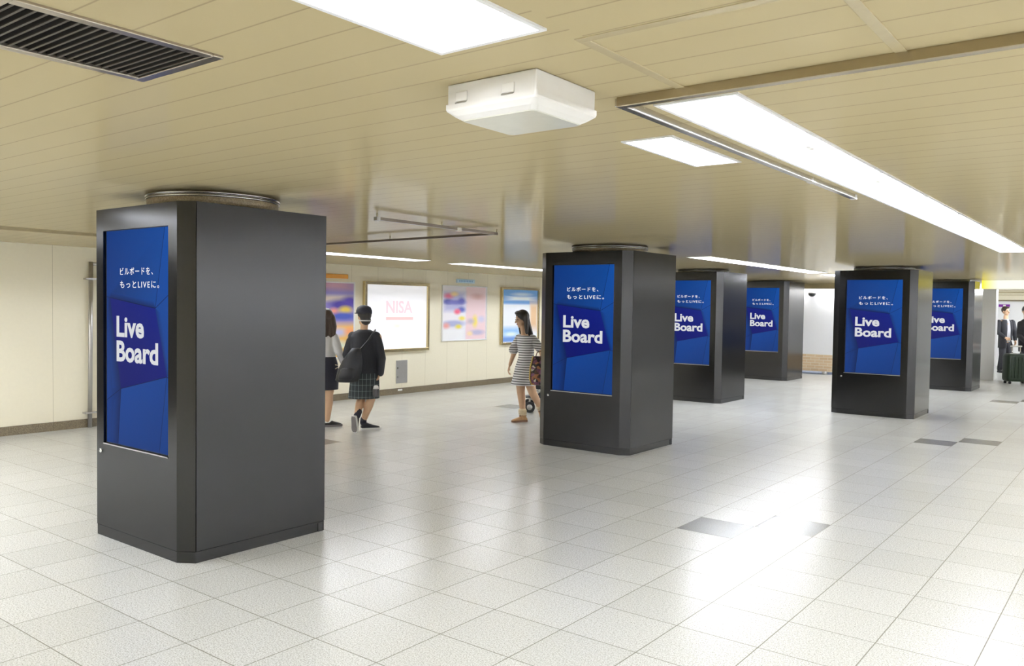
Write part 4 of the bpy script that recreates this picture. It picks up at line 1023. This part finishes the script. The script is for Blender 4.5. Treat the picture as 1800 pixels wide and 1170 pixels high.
lv = [(P(1768, 561.5), 0.085, 0.10, 0.35), (P(1768, 565), 0.125, 0.185, 0.30), (P(1767.5, 578), 0.145, 0.195, 0.32), (P(1767, 592), 0.14, 0.185, 0.36), (P(1767, 611), 0.145, 0.20, 0.42)]
open_loft(b, [jring(*q) for q in lv], [jring(c, rf - 0.012, rs - 0.012, g) for c, rf, rs, g in lv])
limb(b, [P(1755.5, 566.5, 0.0), P(1752.5, 584, -0.05), P(1758, 592, -0.19)], [0.075, 0.064, 0.048]); limb(b, [P(1779.5, 566.5, 0.0), P(1783, 585, -0.03), P(1781.5, 596, -0.07)], [0.075, 0.064, 0.048])
local_build(b, 'jacket', 'cloth_black', t, O)
b = MB(); limb(b, [P(1763, 600, 0.0), P(1760, 624, -0.05), P(1757, 648, 0.0)], [0.105, 0.080, 0.062]); limb(b, [P(1772, 600, 0.0), P(1773, 624, -0.04), P(1773, 648, 0.0)], [0.105, 0.080, 0.062]); local_build(b, 'trousers', 'cloth_black', t, O)
b = MB(); ellipsoid(b, hc + hu * 0.035 - hf * 0.022, (hr, hf, hu), (0.090, 0.098, 0.098), 16, 10); ellipsoid(b, hc + hu * 0.10 + hf * 0.03, (hr, hf, hu), (0.075, 0.06, 0.03)); remesh_build(b, 'hair', 'hair_brown', t, O, 0.010)
for x, a in ((1757, 0.06), (1773, 0.06)):
    hp = P(x, 652, a); hp.z = 0.001; footwear(t, O, 'shoe', 'black', 'black', hp, -HA + HR * (-0.15 if x < 1765 else 0.25), VZ, 0.27, 0.095, 0.07)
bo = W(1766, 600, D) - HA * 0.34
tag(MB().add([HR * x + VZ * z + HA * y for x, y, z in ((-0.03, 0, 0.05), (0.0, 0, 0.05), (0.045, 0, -0.06), (0.015, 0, -0.06), (-0.03, 0.004, 0.05), (0.0, 0.004, 0.05), (0.045, 0.004, -0.06), (0.015, 0.004, -0.06))],
    [(0, 1, 2, 3), (7, 6, 5, 4), (0, 4, 5, 1), (1, 5, 6, 2), (2, 6, 7, 3), (3, 7, 4, 0)]).build('leaflet', 'cloth_white', None, bo), 'white leaflet held in the hand of the man in a dark suit', 'leaflet')

# suitcase in front of him and the person who pulls it, at the edge of the view
D = 18.96
so_ = W(1786, 674, D); so_.z = 0
t = thing('suitcase', 'large dark green suitcase with a raised silver handle at the right edge', 'suitcase', so_)
M['green_shell'] = plain('dark_green_shell', (0.011, 0.021, 0.010, 1), 0.42, ior=1.35)
def rbox(x0, x1, y0, y1, z0, z1, r, mat, name, par):
    b = MB(); 
    def sq(z, ins):
        p = []; w_, h_ = (x1 - x0) / 2 - ins, (y1 - y0) / 2 - ins; cx, cy = (x0 + x1) / 2, (y0 + y1) / 2
        for sx, sy, a0 in ((1, 1, 0), (-1, 1, PI / 2), (-1, -1, PI), (1, -1, 3 * PI / 2)):
            for k in range(5):
                a = a0 + PI / 2 * k / 4; p.append(A(cx + sx * (w_ - r) + r * math.cos(a), cy + sy * (h_ - r) + r * math.sin(a), z))
        return p
    b.loft([sq(z0, r * 0.7), sq(z0 + r * 0.3, r * 0.2), sq(z0 + r, 0), sq(z1 - r, 0), sq(z1 - r * 0.3, r * 0.2), sq(z1, r * 0.7)]); return b.build(name, mat, par)
sh = rbox(-0.27, 0.27, -0.14, 0.14, 0.055, 0.685, 0.06, 'green_shell', 'shell', t)
b = MB()
for x in (-0.20, -0.12, -0.04, 0.04, 0.12, 0.20): b.tube([A(x, -0.138, 0.14), A(x, -0.1435, 0.2), A(x, -0.1435, 0.56), A(x, -0.138, 0.61)], 0.010, 8)
b.build('shell_ribs', 'green_shell', t)
MB().tube([A(-0.21, -0.06, 0.672), A(-0.17, -0.06, 0.688), A(-0.05, -0.06, 0.688), A(-0.03, -0.06, 0.68)], 0.016, 8).build('carry_handle', 'steel_dull', t)
b = MB()
for x in (-0.07, 0.12): b.tube([A(x, 0.08, 0.60), A(x, 0.08, 0.845)], 0.010, 8)
h_ = b.build('telescopic_handle', 'steel', t)
MB().tube([A(-0.10, 0.08, 0.85), A(0.15, 0.08, 0.85)], 0.017, 10).build('grip', 'white_plastic', h_)
for x in (-0.20, 0.20):
    for y in (-0.09, 0.09):
        b = MB(); c = A(x, y, 0.03); b.loft([[c + HR * (0.03 * math.cos(a)) + VZ * (0.03 * math.sin(a)) + HA * o_ for a in [2 * PI * k / 16 for k in range(16)]] for o_ in (-0.015, 0.015)]); b.build('wheel', 'black', t)
        bb = MB(); bb.tube([A(x, y, 0.03), A(x, y, 0.07)], 0.018, 8); bb.build('wheel_bracket', 'black', t)
D = 19.6
O = W(1806, 668, D); O.z = 0
t = thing('person', 'person in dark clothes at the right edge with a hand on the suitcase handle', 'person', O)
fdir = (-HA * 0.95 - HR * 0.3).normalized(); sdir = Vector((-fdir.y, fdir.x, 0))
b = MB()
limb(b, [P(1801, 606), P(1800, 636, -0.05), P(1800, 663)], [0.085, 0.060, 0.042]); limb(b, [P(1811, 606), P(1812, 636, -0.05), P(1812, 663)], [0.085, 0.060, 0.042])
b.loft([ringed(P(1806, 610), fdir, sdir, 0.10, 0.15), ringed(P(1806, 595), fdir, sdir, 0.10, 0.15), ringed(P(1806, 571), fdir, sdir, 0.11, 0.17), ringed(P(1806, 564), fdir, sdir, 0.07, 0.14)])
limb(b, [P(1805, 566), P(1804, 556)], [0.062, 0.054])
hc, hf, hu, hr = head(b, P(1803.5, 546.5), -HA * 0.8 - HR * 0.6, VZ, 1.0)
limb(b, [P(1793, 570), P(1788, 590, -0.08), P(1784.5, 604, -0.50)], [0.052, 0.043, 0.029]); hand(b, P(1784.5, 604, -0.50), -VZ * 0.9 - HA * 0.4, -HA, 1.0, 1.0, 1)
limb(b, [P(1819, 570), P(1822, 592), P(1822, 610)], [0.052, 0.043, 0.029]); hand(b, P(1822, 610), -VZ, -HR, 1.0, 0.6, -1)
remesh_build(b, 'body', 'skin', t, O, 0.010)
face(t, O, hc, hf, hu, hr)
b = MB()
b.loft([ringed(P(1805, 560.5), fdir, sdir, 0.068, 0.075), ringed(P(1806, 566), fdir, sdir, 0.115, 0.175), ringed(P(1806, 582), fdir, sdir, 0.14, 0.195), ringed(P(1806, 618), fdir, sdir, 0.14, 0.19)])
limb(b, [P(1794, 569), P(1788, 590, -0.08), P(1785, 602, -0.46)], [0.072, 0.060, 0.046]); limb(b, [P(1818, 569), P(1822, 592), P(1822, 607)], [0.072, 0.060, 0.046])
remesh_build(b, 'coat', 'cloth_black', t, O, 0.011, 3)
b = MB(); limb(b, [P(1801, 608), P(1800, 636, -0.05), P(1800, 665)], [0.10, 0.076, 0.060]); limb(b, [P(1811, 608), P(1812, 636, -0.05), P(1812, 665)], [0.10, 0.076, 0.060]); local_build(b, 'trousers', 'cloth_black', t, O)
b = MB(); ellipsoid(b, hc + hu * 0.035 - hf * 0.022, (hr, hf, hu), (0.090, 0.098, 0.098), 16, 10); remesh_build(b, 'hair', 'hair_black', t, O, 0.010)
for x in (1800, 1812):
    hp = P(x, 668, 0.06); hp.z = 0.001; footwear(t, O, 'shoe', 'black', 'black', hp, -HA, VZ, 0.26, 0.092, 0.07)
bo = W(1797, 608, D) - HA * 0.30
t = thing('pink_bag', 'small pink bag hanging in front of the person at the right edge', 'bag', bo)
b = MB(); b.loft([[HR * (w_ * math.cos(a)) + HA * (0.05 * math.sin(a)) + VZ * z for a in [2 * PI * k / 14 for k in range(14)]] for z, w_ in ((-0.10, 0.09), (-0.09, 0.10), (0.03, 0.075), (0.10, 0.05))]); b.build('bag_body', plain('pink_fabric', srgb(190, 90, 135), 0.6), t)
b = MB(); b.tube([VZ * 0.09 - HR * 0.03, VZ * 0.30 + HR * 0.05 + HA * 0.10, VZ * 0.42 + HR * 0.08 + HA * 0.17], 0.007, 6); b.build('strap', 'strap_brown', t)
